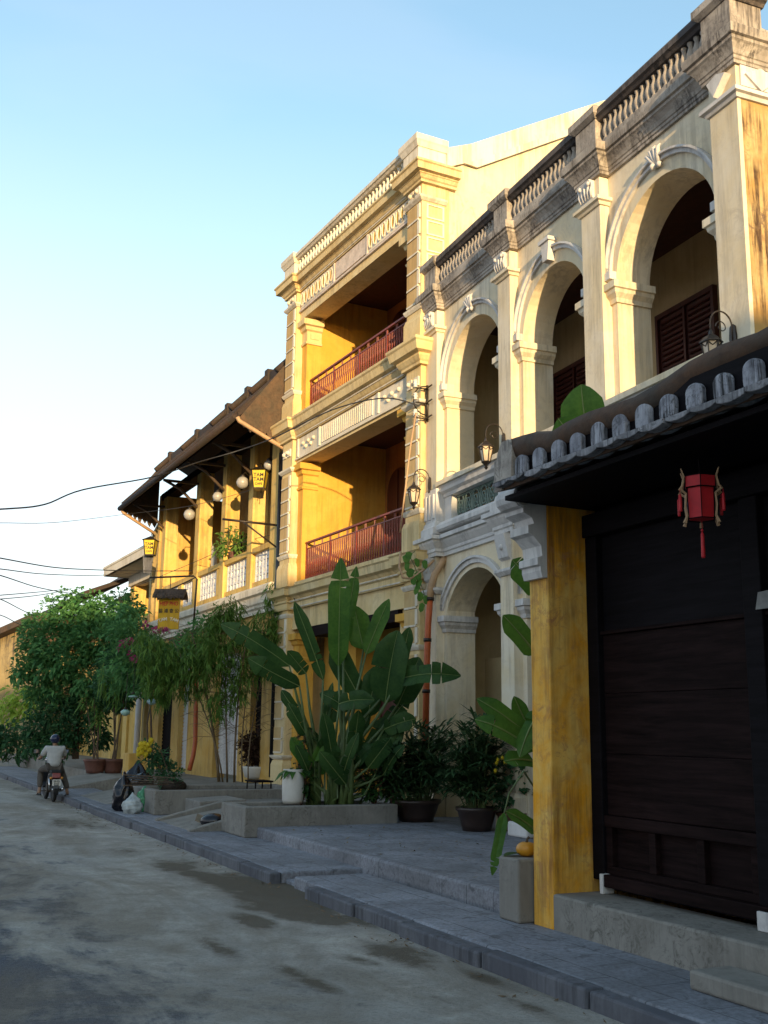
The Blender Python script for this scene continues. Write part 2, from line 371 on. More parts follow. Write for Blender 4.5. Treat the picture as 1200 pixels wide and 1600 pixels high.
# impost capitals, arch mouldings, keystones, sills
for i, (a, b) in enumerate(BAYS):
    l, r = a + .13, b - .13; c = (a + b) / 2
    for z0, k in ((7.50, 1), (3.40, 0)):
        m = MB()
        pr = [(-.01, z0), (.03, z0), (.04, z0 + .06), (.09, z0 + .12), (.10, z0 + .17), (.13, z0 + .18), (.13, z0 + .28), (-.01, z0 + .285)]
        m.sweep([(a + .001, WY), (l, WY), (l, JD)], pr); m.build('impost_capital', MAT['cream' if k else 'white'], rb)
        m = MB(); m.sweep([(r, JD), (r, WY), (b - .001, WY)], pr); m.build('impost_capital', MAT['cream' if k else 'white'], rb)
    m = MB(); R0 = (r - l) / 2
    if True:
        a1 = segarc(l - .10, r + .10, 7.90, R0 + .10, 26); a2 = segarc(l - .155, r + .155, 7.90, R0 + .155, 26); a3 = segarc(l - .185, r + .185, 7.90, R0 + .185, 26)
        clip = lambda L: [(min(max(x, a + .002), b - .002), z) for x, z in L]
        ring(m, clip(a1), clip(a2), WY - .045, WY + .01); ring(m, clip(a2), clip(a3), WY - .09, WY + .01)
        m.box(a + .004, WY - .11, 7.84, a + .13, WY + .01, 7.955); m.box(b - .13, WY - .11, 7.84, b - .004, WY + .01, 7.955)
    m.build('arch_moulding', MAT['white'], rb)
    m = MB()
    a1 = segarc(l - .12, r + .12, 3.78, .70, 22); a2 = segarc(l - .20, r + .20, 3.78, .78, 22); a3 = segarc(l - .25, r + .25, 3.78, .82, 22)
    clip = lambda L: [(min(max(x, a + .002), b - .002), z) for x, z in L]
    ring(m, clip(a1), clip(a2), WY - .04, WY + .01); ring(m, clip(a2), clip(a3), WY - .08, WY + .01)
    m.build('lower_arch_moulding', MAT['white'], rb)
    m = MB(); z = 7.82 + R0
    if i == 1:
        m.prism([(c - .07, z + .03), (c + .07, z + .03), (c + .12, z + .33), (c - .12, z + .33)], 'y', WY - .13, WY)
        m.box(c - .15, WY - .16, z + .33, c + .15, WY, z + .39)
    else:
        for k, an in enumerate((-38, -18, 2, 24)):
            d = Vector((sin(R(an)), 0, cos(R(an)))); base = Vector((c, WY - .03, z + .12))
            m.tube([base, base + d * .13 + Vector((0, -.04, 0)), base + d * .24 + Vector((0, -.07, 0)), base + d * .29 + Vector((0, -.04, 0))], [.024, .038, .028, .007], 6)
        m.ball((c - .07, WY - .06, z + .14), .05); m.ball((c + .06, WY - .06, z + .12), .04)
    m.build('keystone', MAT['white'], rb)
    # sill: coping, moulded apron
    m = MB(); m.prism([(-.03, 6.02), (-.03, 6.10), (.0, 6.12), (JD - .05, 6.13), (JD - .05, 6.021)], 'x', a + .004, b - .004); m.build('sill_coping', MAT['cream'], rb)
    m = MB(); m.prism([(WY + .02, 5.83), (WY - .02, 5.83), (WY - .04, 5.88), (WY - .10, 5.92), (WY - .11, 5.98), (WY - .14, 6.015), (WY + .3, 6.015), (WY + .3, 5.83)], 'x', a + .022, b - .022)
    m.box(a + .022, WY, 5.19, a + .30, JD - .01, 5.828); m.box(b - .30, WY, 5.19, b - .022, JD - .01, 5.828)
    m.prism([(-.02, 5.17), (-.06, 5.20), (-.06, 5.27), (.04, 5.36), (WY + .3, 5.36), (WY + .3, 5.17)], 'x', a + .1, b - .1)
    m.build('sill_apron', MAT['white'], rb)
    m = MB(); x0, x1 = a + .31, b - .31; n = 6; wd = (x1 - x0) / n; y0 = WY + .12
    for k in range(n):
        xc = x0 + (k + .5) * wd; zc = 5.60
        for rr in (.16, .085):
            L = [(xc + rr * cos(R(t)) * (wd / .32) * .95, y0, zc + rr * 1.3 * sin(R(t))) for t in range(0, 361, 30)]; m.tube(L, .017, 5)
        m.tube([(xc - wd / 2, y0, zc - .21), (xc + wd / 2, y0, zc + .21)], .015, 5); m.tube([(xc - wd / 2, y0, zc + .21), (xc + wd / 2, y0, zc - .21)], .015, 5)
    m.tube([(x0, y0, 5.385), (x1, y0, 5.385)], .025, 5); m.tube([(x0, y0, 5.815), (x1, y0, 5.815)], .025, 5)
    m.build('iron_grille', MAT['green_iron'], rb)

# cornices (broken forward over the pilasters, carried round the corner)
def broken_path(xs, base, fwd, x0=.0, x1=8.83, wrap=None, pad=.06):
    p = []
    for i, (a, b) in enumerate(xs):
        if i == 0: p.append((x0, base if False else -fwd))
        else: p += [(a - pad, base), (a - pad, -fwd)]
        if i < len(xs) - 1: p += [(b + pad, -fwd), (b + pad, base)]
        else: p.append((x1, -fwd))
    if wrap: p.append((x1, wrap))
    return p
m = MB()
up = [(-.06, 9.43), (.02, 9.43), (.02, 9.47), (.035, 9.48), (.035, 9.52), (.05, 9.53), (.07, 9.58), (.11, 9.64), (.135, 9.66), (.135, 9.70), (.17, 9.71), (.18, 9.78), (.18, 9.82), (.15, 9.85), (-.06, 9.87)]
m.sweep(broken_path(PX, WY - .02, .02, wrap=8.9), up); m.build('cornice', MAT['mould'], rb)
m = MB()
lo = [(-.06, 4.75), (.03, 4.75), (.03, 4.81), (.055, 4.83), (.055, 4.88), (.08, 4.91), (.13, 4.98), (.14, 5.02), (.19, 5.03), (.19, 5.10), (-.06, 5.15)]
m.sweep(broken_path(PX, WY - .02, .02, wrap=1.0), lo); m.build('lower_cornice', MAT['white'], rb)
# roof balustrade
bal = MB(); bal.sweep([(-.02, -.0), (8.84, -.0), (8.84, .45)], [(-.20, 9.86), (.0, 9.86), (.0, 9.93), (-.20, 9.93)])
balo = bal.build('roof_balustrade', MAT['mould'], rb)
m = MB(); m.sweep([(-.06, .0), (8.86, .0), (8.86, .45)], [(-.22, 10.27), (.0, 10.27), (.03, 10.30), (.07, 10.32), (.07, 10.40), (.03, 10.46), (-.24, 10.47)]); m.build('coping', MAT['mould_dark'], balo)
m = MB(); m.box(.1, .17, 9.931, 8.7, .20, 10.269); m.build('backing', MAT['mould_dark'], balo)
first = None
def baluster_mb():
    m = MB(); m.lathe([(.05, 9.931), (.05, 9.97), (.032, 9.99), (.058, 10.05), (.060, 10.10), (.036, 10.18), (.030, 10.22), (.044, 10.25), (.044, 10.269)], (0, 0, 0), 8); return m
for i, (a, b) in enumerate(BAYS):
    n = 18 if i != 1 else 16
    for k in range(n):
        x = a + .12 + (b - a - .24) * k / (n - 1)
        if first is None: first = baluster_mb().build('baluster', MAT['mould'], balo); o = first
        else: o = first.copy(); COL.objects.link(o); o.parent = balo
        o.location = (x, .07, 0)
for i, (a, b) in enumerate(PX):
    m = MB(); m.box(a - .02, -.05, 9.86, b + .02, .22 if i < 3 else .42, 10.30); m.sweep([(a - .02, .2), (a - .02, -.05), (b + .02, -.05), (b + .02, .2)], [(-.1, 10.30), (.02, 10.30), (.08, 10.35), (.08, 10.45), (.03, 10.50), (-.1, 10.50)])
    m.box(a + .02, -.02, 10.305, b - .02, .19, 10.497)
    m.build('pedestal', MAT['mould'], balo)
# low stepped parapet along the side
m = MB(); m.prism([(.42, 9.86), (.42, 10.02), (.8, 9.98), (1.0, 9.90), (8.9, 9.90), (8.9, 9.86)], 'x', 8.5, 8.83); m.build('side_parapet', MAT['mould'], rb)
# shutters on the gallery, ground floor doors
for i, (x0, x1) in enumerate(((1.1, 2.45), (4.3, 5.6), (7.0, 8.2))):
    c = (x0 + x1) / 2; y0 = 2.17; ye = 2.249; zt = 8.22
    m = MB(); m.box(x0 - .06, y0 - .01, 5.101, x0, ye, zt); m.box(x1, y0 - .01, 5.101, x1 + .06, ye, zt); m.box(x0 - .06, y0 - .01, zt, x1 + .06, ye, zt + .08); m.box(c - .02, y0, 5.101, c + .02, ye, zt)
    d_ = m.build('shutter_door', MAT['redwood'], rb)
    for xa, xb in ((x0, c - .02), (c + .02, x1)):
        m = MB(); m.box(xa + .001, y0 + .045, 5.101, xb - .001, ye, zt - .001)
        for k in range(34): z = 5.2 + k * .088; m.prism([(y0, z), (y0 + .04, z + .05), (y0 + .044, z + .05), (y0 + .044, z)], 'x', xa + .07, xb - .07)
        m.build('shutter_leaf', MAT['redwood'], d_)
for x0, x1, z0, z1 in ((.95, 1.9, .28, 2.7), (3.4, 4.5, .28, 2.7), (6.2, 7.4, .28, 2.7), (1.95, 2.75, 2.95, 4.1)):
    m = MB(); m.box(x0, 2.19, z0, x1, 2.248, z1); m.box(x0 + .06, 2.17, z0 + .08, x1 - .06, 2.189, z1 - .08); m.build('ground_door' if z0 < 1 else 'dark_window', MAT['blackwood'] if z0 < 1 else MAT['redwood'], rb)
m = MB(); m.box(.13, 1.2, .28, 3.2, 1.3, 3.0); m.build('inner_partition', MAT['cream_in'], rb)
MAT['panelwhite'] = flat('whitewashed_tile', (.72, .71, .70), .85, .06, 6)
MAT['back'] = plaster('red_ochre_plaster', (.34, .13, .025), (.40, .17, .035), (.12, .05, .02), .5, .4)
# ================================================================== YELLOW THREE-STOREY HOUSE WITH BALCONIES
WBO = Vector((0.6176, 19.4547, 0)); WB_RZ = -R(90 - 27.6)
WBM = Matrix.Translation(WBO) @ Matrix.Rotation(WB_RZ, 4, 'Z')
wb = thing('balcony_house', 'pale yellow three-storey house with two red-railed balconies', 'house', WBO, WB_RZ)
LP, RP = (-6.67, -6.08), (-.46, .10)
def pierpath(a, b, d=.16): return [(a, d), (a, 0), (b, 0), (b, d)]
for (a, b), side in ((LP, 0), (RP, 1)):
    m = MB(); m.box(a, 0, .5, b, .62, 12.25)
    p = m.build('pier', MAT['lemon'], wb)
    # raised blocks with white borders
    bl = MB(); wh = MB()
    segs = [(1.15, 1.75), (1.9, 3.05), (3.2, 4.2), (5.75, 7.62), (9.75, 11.82)]
    for z0, z1 in segs:
        n = max(1, round((z1 - z0) / .33)); h = (z1 - z0) / n
        for k in range(n):
            za, zb = z0 + k * h, z0 + (k + 1) * h
            bl.prism([(a + .02, za + .05), (b - .14, za + .05), (b - .14, zb - .012), (a + .02, zb - .012)], 'y', -.022, -.001)
            wh.box(a + .02, -.03, za + .012, b - .10, -.001, za + .047); wh.box(b - .135, -.026, za + .05, b - .045, -.001, zb - .005)
            if side and z0 > 9:
                for q in ((.10, za + .03, .50, za + .06), (.10, zb - .04, .50, zb - .012), (.10, za + .061, .14, zb - .041), (.46, za + .061, .50, zb - .041)):
                    wh.box(b + .001, q[0], q[1], b + .02, q[2], q[3])
    bl.build('panel_blocks', MAT['tanblock'], p); wh.build('panel_borders', MAT['trim'], p)
    m = MB()
    for z, pr in ((11.86, .07), (7.70, .07), (4.22, .05), (3.12, .05), (1.02, .07), (9.62, .05), (5.62, .05)):
        m.sweep(pierpath(a, b, .55 if side else .3), [(-.02, z), (.02, z), (pr, z + .05), (pr + .01, z + .09), (-.02, z + .10)])
    m.build('band_mouldings', MAT['trim'], p)
    m = MB()
    for z in (12.09, 8.18):
        for k in range(2): x = a + .16 + k * .26; m.box(x - .09, -.03, z - .09, x + .09, -.001, z + .09); m.ball((x, -.04, z), .05, 8, 5)
        if side and z > 10:
            for k in range(3): m.lathe([(.03, 0), (.085, .0), (.085, .02), (.03, .02)], (0, 0, 0), 12); 
    m.build('frieze_rosettes', MAT['trim'], p)
    for z, h in ((8.97, .55), (4.95, .55), (.3, .7)): m = MB(); m.sweep(pierpath(a, b, .5), [(-.02, z), (.05, z), (.05, z + h - .1), (.02, z + h), (-.02, z + h)]); m.build('pier_base', MAT['lemon'], p)
# columns engaged behind the piers, with block capitals
for x0, x1, s in ((-6.09, -5.80, 1), (-.74, -.45, -1)):
    for zb, zt in ((5.0, 7.9), (9.05, 11.49), (.5, 3.9)):
        m = MB(); m.box(x0, .18, zb, x1, .56, zt - .2)
        c = m.build('column', MAT['amber'], wb)
        pth = [(x0, .5), (x0, .18), (x1, .18), (x1, .56)]
        m = MB(); z = zt - .66
        m.sweep(pth, [(-.02, z), (.04, z), (.05, z + .05), (.01, z + .07), (.01, z + .33), (.06, z + .36), (.08, z + .44), (.15, z + .46), (.15, z + .60), (-.02, z + .62)])
        m.box(x1 + .012 if s > 0 else x0 - .03, .26, z + .14, x1 + .03 if s > 0 else x0 - .012, .48, z + .27)
        m.build('column_capital', MAT['amber' if zt < 11 else 'lemon'], c)
# entablatures
XL, XR = -6.08, -.46
def entab(zb, zt):
    m = MB(); m.box(XL, .10, zb, XR, .60, zt); return m
entab(11.50, 12.25).build('beam', MAT['lemon'], wb)
mb_ = entab(7.90, 8.6); mb_.build('beam', MAT['lemon'], wb)
# oval frieze
m = MB(); y = .10
for xa, xb in ((XL + .05, -4.15), (-2.35, XR - .05)):
    m.box(xa, y - .02, 11.78, xb, y - .001, 12.20)
    n = 9
    for k in range(n):
        xc = xa + (k + .5) * (xb - xa) / n; L = [(xc + .075 * cos(R(t)), y - .03, 12.0 + .16 * sin(R(t))) for t in range(0, 361, 24)]; m.tube(L, .016, 5)
m.build('oval_frieze', MAT['trim'], wb)
m = MB()
for xa, xb in ((XL + .05, -4.15), (-2.35, XR - .05)):
    for k in range(9):
        xc = xa + (k + .5) * (xb - xa) / 9; m.prism([(xc + .068 * cos(R(t)), 12.0 + .15 * sin(R(t))) for t in range(0, 360, 24)], 'y', y - .026, y - .021)
m.build('oval_grounds', MAT['amber'], wb)
m = MB(); m.box(-4.02, y - .025, 11.80, -2.48, y - .001, 12.20); m.box(-4.13, y - .04, 11.75, -4.06, y - .001, 12.21); m.box(-2.44, y - .04, 11.75, -2.37, y - .001, 12.21); m.box(XL, y - .05, 11.69, XR, y - .001, 11.74)
m.build('centre_panel', MAT['pink'], wb)
m = MB(); m.box(XL + .05, y - .02, 8.02, XR - .05, y - .001, 8.46); m.box(XL, y - .05, 7.96, XR, y - .002, 8.0)
for k in range(26): x = -4.55 + k * .099; m.box(x, y - .045, 8.06, x + .05, y - .021, 8.42)
for x in (-5.95, -4.72, -1.82, -.62): m.box(x, y - .05, 8.02, x + .08, y - .021, 8.46)
for xc in (-5.3, -1.2):
    for k in range(5): m.ball((xc - .3 + k * .15, y - .03, 8.24 + .05 * (-1) ** k), .05, 8, 5)
m.build('fluted_frieze', MAT['trim'], wb)
# cornices
def wbpath(y0, f=.0, pad=.05, wrap=None):
    p = [(LP[0] - pad, .5), (LP[0] - pad, -f), (LP[1] + pad, -f), (LP[1] + pad, y0), (RP[0] - pad, y0), (RP[0] - pad, -f), (RP[1] + pad, -f), (RP[1] + pad, wrap or .5)]; return p
m = MB(); m.sweep(wbpath(.08, .03, wrap=.75), [(-.3, 12.22), (.03, 12.22), (.03, 12.27), (.06, 12.29), (.09, 12.35), (.11, 12.36), (.11, 12.38), (.20, 12.39), (.21, 12.52), (.24, 12.54), (.24, 12.58), (-.3, 12.62)])
m.build('cornice', MAT['lemon'], wb)
m = MB(); m.sweep(wbpath(.08, .03), [(-.05, 8.48), (.04, 8.48), (.04, 8.53), (.07, 8.56), (.11, 8.63), (.11, 8.67), (.21, 8.70), (.24, 8.85), (.27, 8.88), (.27, 8.93), (-.05, 8.97)]); m.build('balcony_cornice', MAT['lemon'], wb)
m = MB(); m.sweep(wbpath(.08, .03), [(-.05, 4.40), (.03, 4.40), (.04, 4.45), (.04, 4.54), (.07, 4.56), (.07, 4.60), (.03, 4.62), (.08, 4.68), (.17, 4.72), (.18, 4.86), (.21, 4.89), (-.05, 4.93)]); m.build('balcony_cornice', MAT['lemon'], wb)
m = MB()
for z, f in ((8.50, .06), (8.64, .13), (4.42, .05), (4.57, .09), (12.25, .05)): m.sweep([(XL + .04, .08), (XR - .04, .08)], [(.0, z), (f, z), (f + .005, z + .025), (.0, z + .025)])
m.build('white_fillets', MAT['trim'], wb)
# roof balustrade
m = MB(); m.box(LP[1], -.06, 12.60, RP[0], .12, 12.68); b_ = m.build('roof_balustrade', MAT['lemon'], wb)
m = MB(); m.sweep([(LP[1], -.06), (RP[0], -.06)], [(-.2, 13.04), (.0, 13.04), (.03, 13.08), (.06, 13.09), (.06, 13.17), (-.22, 13.18)]); m.build('coping', MAT['trim'], b_)
n = 34
for k in range(n):
    x = LP[1] + .1 + k * (RP[0] - LP[1] - .2) / (n - 1)
    if k == 0:
        q = MB(); q.lathe([(.05, 12.681), (.05, 12.71), (.03, 12.74), (.055, 12.82), (.055, 12.86), (.03, 12.97), (.05, 13.0), (.05, 13.039)], (0, 0, 0), 8); bal0 = q.build('baluster', MAT['trim'], b_); bal0.location = (x, .03, 0)
    else:
        o = bal0.copy(); COL.objects.link(o); o.parent = b_; o.location = (x, .03, 0)
for a, b in (LP, RP):
    m = MB(); m.box(a - .02, -.10, 12.60, b + .02, .55, 13.05); m.sweep([(a - .02, .55), (a - .02, -.10), (b + .02, -.10), (b + .02, .55)], [(-.02, 12.98), (.02, 12.98), (.06, 13.07), (.08, 13.10), (.08, 13.22), (-.02, 13.225)])
    m.prism([(a - .01, -.09), (b + .01, -.09), (b + .01, .54), (a - .01, .54)], 'z', 13.1, 13.212); m.build('pedestal', MAT['trim'], b_)
# loggia shells, floors, doors
for z0, z1 in ((4.99, 8.58), (8.99, 12.21)):
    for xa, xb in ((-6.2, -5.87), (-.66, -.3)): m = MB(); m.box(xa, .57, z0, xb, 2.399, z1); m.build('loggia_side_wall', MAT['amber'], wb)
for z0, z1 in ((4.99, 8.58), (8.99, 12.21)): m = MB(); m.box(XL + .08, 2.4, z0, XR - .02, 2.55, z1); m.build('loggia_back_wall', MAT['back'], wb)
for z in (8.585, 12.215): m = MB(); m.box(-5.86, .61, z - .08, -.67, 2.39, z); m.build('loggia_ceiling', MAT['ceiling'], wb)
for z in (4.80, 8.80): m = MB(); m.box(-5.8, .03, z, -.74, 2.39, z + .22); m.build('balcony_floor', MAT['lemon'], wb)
for zf in (5.02, 9.02):
    for xc in (-5.1, -3.3, -1.5):
        m = MB(); m.prism([(xc - .55, zf), (xc + .55, zf), (xc + .55, zf + 2.3)] + arc(xc, zf + 2.3, .55, 0, 180, 14)[1:-1] + [(xc - .55, zf + 2.3)], 'y', 2.34, 2.398)
        m.box(xc - .02, 2.31, zf, xc + .02, 2.339, zf + 2.8)
        for s in (-.3, .3):
            for k in range(9): m.box(xc + s - .2, 2.32, zf + .2 + k * .17, xc + s + .2, 2.339, zf + .3 + k * .17)
        m.build('arched_door', MAT['redwood'], wb)
# iron railings
for zf, h in ((5.0, .96), (9.04, .88)):
    m = MB(); x0, x1, y = -5.79, -.75, .30
    m.box(x0, y - .012, zf + .02, x1, y + .012, zf + .05); m.box(x0, y - .012, zf + h - .16, x1, y + .012, zf + h - .135)
    n = 46
    for k in range(n + 1):
        x = x0 + .02 + k * (x1 - x0 - .04) / n
        m.tube([(x, y, zf + .05), (x, y, zf + h - .16)], .011, 5)
        if k < n:
            xm = x + .5 * (x1 - x0) / n
            m.tube([(x, y, zf + .07), (xm, y - .012, zf + .22), (x + .02, y, zf + .42), (xm, y + .01, zf + .55), (xm, y, zf + h - .17)], .009, 4)
            if h > .9: m.tube([(xm, y, zf + .06), (x + .01, y + .01, zf + .30), (xm, y, zf + .5)], .010, 4)
    for k in range(0, n + 1, 4):
        x = x0 + .03 + k * (x1 - x0 - .06) / n
        for q in (-.025, .025): m.tube([(x + q, y, zf + h - .14), (x + q, y, zf + h - .02)], .010, 5)
        m.box(x - .02, y - .016, zf, x + .02, y + .016, zf + h - .02) if k % 12 == 0 else None
    r_ = m.build('balcony_railing', MAT['rail'], wb)
    m = MB(); m.box(x0, y - .035, zf + h - .035, x1, y + .035, zf + h + .015); m.build('handrail', MAT['rail'], r_, bevel=.012)
# ground floor
m = MB(); m.box(XL, .12, 3.95, XR, .6, 4.78); m.box(-1.0, .20, .5, -.75, .6, 3.94); m.build('upper_ground_wall', MAT['lemon'], wb)
m = MB(); m.box(XL + .1, .9, 0, -4.3, 1.05, 4.7); m.box(-4.3, 1.4, 0, -.4, 1.55, 4.7); m.box(-4.45, 1.051, 0, -4.301, 1.399, 4.7); m.build('ground_wall', MAT['amber'], wb)
m = MB(); m.box(-5.0, .1, 3.72, -.9, .7, 3.94); m.build('door_beam', MAT['brownwood'], wb)
m = MB(); m.box(-3.9, 1.33, .5, -1.1, 1.395, 3.6)
for k in range(5): m.box(-3.9 + k * .7 - .04, 1.29, .5, -3.9 + k * .7 + .04, 1.329, 3.6)
m.build('folding_door', MAT['redwood'], wb)
m = MB(); m.box(-1.05, 1.0, .5, -.42, 1.06, 3.1); m.box(-1.05, .96, 2.95, -.42, .999, 3.1); m.build('grey_shutter', MAT['greywood'], wb)
# party wall and gable towards the arcaded house
m = MB(); m.prism([(.45, 5), (.45, 12.60), (1.3, 13.05), (4.9, 15.2), (8.6, 13.0), (8.6, 5)], 'x', -.25, .085); m.build('gable_wall', MAT['gable'], wb)
m = MB(); m.prism([(.56, 13.12), (.56, 12.70), (1.2, 13.0), (4.9, 15.2), (8.7, 13.0), (8.7, 13.3), (4.9, 15.58), (1.15, 13.38)], 'x', -.3, .13); m.prism([(.95, 12.87), (1.25, 12.86), (4.9, 15.03), (4.9, 15.19), (1.22, 13.0)], 'x', .131, .17)
m.build('gable_coping', MAT['trim'], wb)
m = MB(); m.box(-6.6, 8.4, 0, .08, 8.6, 12.9); m.box(-6.66, .63, 0, -6.3, 8.39, 12.5); m.prism([(.5, 12.3), (4.9, 15.0), (8.6, 12.6), (8.6, 12.4), (4.9, 14.8), (.5, 12.1)], 'x', -6.6, -.26); m.build('rear_walls_and_roof', MAT['lemon'], wb)

# ================================================================== GOLDEN CAFE HOUSE (long tiled eave, columned gallery)
o_ = WBO + (WBM.to_3x3() @ Vector((-6.95, .15, 0)))
THO = o_; TH_RZ = -R(90 - 26.0)
THM = Matrix.Translation(THO) @ Matrix.Rotation(TH_RZ, 4, 'Z')
th = thing('cafe_house', 'golden two-storey house with a columned upper gallery under a long old tiled eave', 'house', THO, TH_RZ)
COLS = [-11.6, -7.6, -4.95, -2.6, -.86]
for i, x in enumerate(COLS):
    wdt = .42 if i < 2 else (.36 if i < 4 else .5)
    m = MB(); m.box(x, 0, 5.2, x + wdt, .42, 9.4); c = m.build('column', MAT['th_yellow'], th)
    m = MB(); m.box(x + wdt + .001, .06, 6.5, x + wdt + .02, .13, 9.3); m.build('column_edge', MAT['th_wall'], c)
m = MB()
for a, b in zip([-12.0] + [x + .5 for x in COLS[:-1]], []): pass
m.box(-12.0, 2.2, 5, -.25, 2.35, 9.6); m.box(-12.2, .0, 0, -11.95, 6, 9.6); m.box(-.35, .43, 0, -.2, 6, 9.4)
m.build('gallery_wall', MAT['th_wall'], th)
m = MB()
for xa, xb in ((-10.6, -9.6), (-6.6, -5.5), (-4.2, -3.0), (-1.9, -1.0)): m.box(xa, 2.14, 5.2, xb, 2.199, 8.0)
m.build('gallery_doors', MAT['redwood'], th)
m = MB(); m.prism([(-10.0, 5.9), (-8.4, 5.9), (-8.4, 7.1), (-8.7, 7.4), (-9.0, 7.5), (-9.15, 8.3), (-9.6, 8.5), (-10.0, 8.6)], 'y', .9, .98); m.build('carved_screen', MAT['trim'], th)
m = MB(); m.box(-12.0, .02, 4.9, -.25, 2.19, 5.19); m.build('gallery_floor', MAT['th_wall'], th)
m = MB(); m.box(-12.0, .0, 9.402, -.25, .4, 9.62); m.build('eave_beam', MAT['brownwood'], th)
# gallery parapet: yellow posts and rail, white pierced panels
edges = [-11.6 + .42, -7.6, -7.6 + .42, -4.95, -4.95 + .36, -2.6, -2.6 + .36, -.86]
for j in range(4):
    xa, xb = edges[2 * j] + .001, edges[2 * j + 1] - .001
    m = MB(); m.box(xa, .02, 6.16, xb, .30, 6.30); m.box(xa, .06, 5.20, xb, .26, 5.40)
    if j == 0: m.box(-9.4, .05, 5.40, -9.0, .27, 6.159)
    if j == 1: m.box(-5.35, .05, 5.40, -4.96, .27, 6.159)
    m.build('parapet_rail', MAT['th_yellow'], th)
    m = MB(); x0, x1 = (xa + .05, xb - .05) if j != 1 else (xa + .05, -5.36); nx = max(3, round((x1 - x0) / .26)); cw = (x1 - x0) / nx; ch = .76 / 4
    for a in range(nx + 1): m.box(x0 + a * cw - .035, .12, 5.401, x0 + a * cw + .035, .20, 6.159)
    for k in range(5): m.box(x0, .125, 5.401 + k * ch - (.03 if k else 0), x1, .195, 5.401 + k * ch + (.03 if k < 4 else 0))
    for a in range(nx):
        for k in range(4):
            xc, zc = x0 + (a + .5) * cw, 5.40 + (k + .5) * ch
            if (a + k) % 2: m.prism([(xc - .08, zc - .08), (xc + .08, zc - .08), (xc + .08, zc + .08)] if a % 2 else [(xc - .08, zc + .08), (xc - .08, zc - .08), (xc + .08, zc + .08)], 'y', .13, .19)
            else: m.box(xc - .09, .13, zc - .05, xc + .09, .19, zc + .05)
    m.build('pierced_panel', MAT['panelwhite'], th)
m = MB(); m.sweep([(-12.2, 0), (-.25, 0)], [(-.02, 4.52), (.05, 4.52), (.05, 4.62), (.10, 4.66), (.10, 4.72), (.14, 4.76), (.14, 4.94), (.22, 4.98), (.22, 5.12), (.16, 5.19), (-.02, 5.199)]); m.build('string_course', MAT['trim'], th)
# ground floor
m = MB()
ops = [(-11.0, -9.4), (-8.6, -7.6), (-5.0, -2.9), (-2.0, -1.2)]
xs = [-12.2] + [q for o in ops for q in o] + [-.25]
for k in range(0, len(xs), 2): m.box(xs[k], .05, .0, xs[k + 1], .4, 3.7)
m.box(-12.2, .05, 3.7, -.25, .4, 4.9); m.build('wall', MAT['th_wall'], th)
for k, (a, b) in enumerate(ops):
    m = MB(); m.box(a, .22, .5, b, .3, 3.699)
    for q in range(28): z = .52 + q * .113; m.box(a, .20, z, b, .219, z + .07)
    m.build('roller_shutter' if k in (1, 2) else 'louvred_door', MAT['white'] if k in (1, 2) else MAT['blackwood'], th)
# roof
m = MB(); RX0, RX1 = -12.3, .05
def roof_y(z): return -1.25 + (z - 9.12) / 1.05
m.prism([(-1.25, 9.10), (-1.25, 9.22), (.42, 10.95), (.55, 10.95), (4.5, 8.8), (4.5, 8.6), (.45, 10.75)], 'x', RX0, RX1); rf = m.build('roof', MAT['tile'], th)
m = MB(); n = 52
for k in range(n):
    x = RX0 + .1 + k * (RX1 - RX0 - .2) / (n - 1)
    m.tube([(x, -1.29, 9.20), (x, .40, 10.96)], .055, 6)
m.build('tile_rolls', MAT['tile'], rf)
m = MB(); m.box(RX0 - .02, .28, 10.9, RX1 + .02, .62, 11.12)
for x in (-12.2, -8.9, -5.7, -3.9, -2.2, -.2): m.box(x - .12, .22, 10.7, x + .12, .68, 11.22); m.tube([(x, .3, 11.05), (x, -.2, 10.52)], .10, 6)
m.build('ridge', MAT['tile'], rf)
m = MB()
for k in range(24): x = -12.1 + k * .52; m.prism([(-1.2, 9.02), (-1.2, 9.09), (.42, 10.73), (.42, 10.64)], 'x', x, x + .06)
m.build('rafters', MAT['brownwood'], rf)
m = MB(); m.tube([(RX0 - .1, -1.32, 9.06), (RX1 + .02, -1.32, 9.10)], .085, 8); m.build('gutter', MAT['tile'], rf)
m = MB()
for k in range(len(COLS) - 1):
    x = COLS[k] + .15
    m.tube([(x, 0, 8.35), (x, -.55, 8.85), (x, -1.05, 9.08)], .045, 6); m.box(x - .04, -1.1, 9.05, x + .04, .0, 9.12)
m.build('eave_brackets', MAT['greywood'], rf)
for xx in (RX1 + .05, RX0 - .08):          # scalloped verge boards
    P = [(-1.25, 9.08)]; k = 0
    L = [(-1.25, 9.05)]
    for q in range(7): y0 = -1.2 + q * .17; z0 = 9.03 - .055 * q; L += [(y0 + .02, z0 - .10 - .05 * (q % 2)), (y0 + .09, z0 - .20 - .05 * (q % 2)), (y0 + .15, z0 - .08)]
    L += [(0, 8.72), (0, 10.5), (.1, 10.75), (-.1, 10.6)]
    m = MB(); m.prism(L, 'x', xx, xx + .05); m.build('verge_board', MAT['tile_light'], rf)
m = MB(); m.tube([(RX1 + .12, -1.3, 9.06), (RX1 + .12, -1.25, 8.97), (RX1 + .12, -.12, 8.45), (RX1 + .12, -.02, 8.40)], .055, 8); m.build('downpipe', MAT['pipe_cream'], th)
m = MB(); m.tube([(RX0 - .0, -1.3, 9.04), (RX0 - .0, -1.2, 8.9), (RX0 - .0, -.1, 8.3)], .055, 8); m.build('downpipe', MAT['pipe_cream'], th)
m = MB(); m.tube([(-.08, -.05, 8.38), (-.08, -.05, .6)], .06, 8); m.build('black_downpipe', MAT['blackpaint'], th)
MAT['paper'] = flat('faded_paper', (.20, .20, .19), .9)
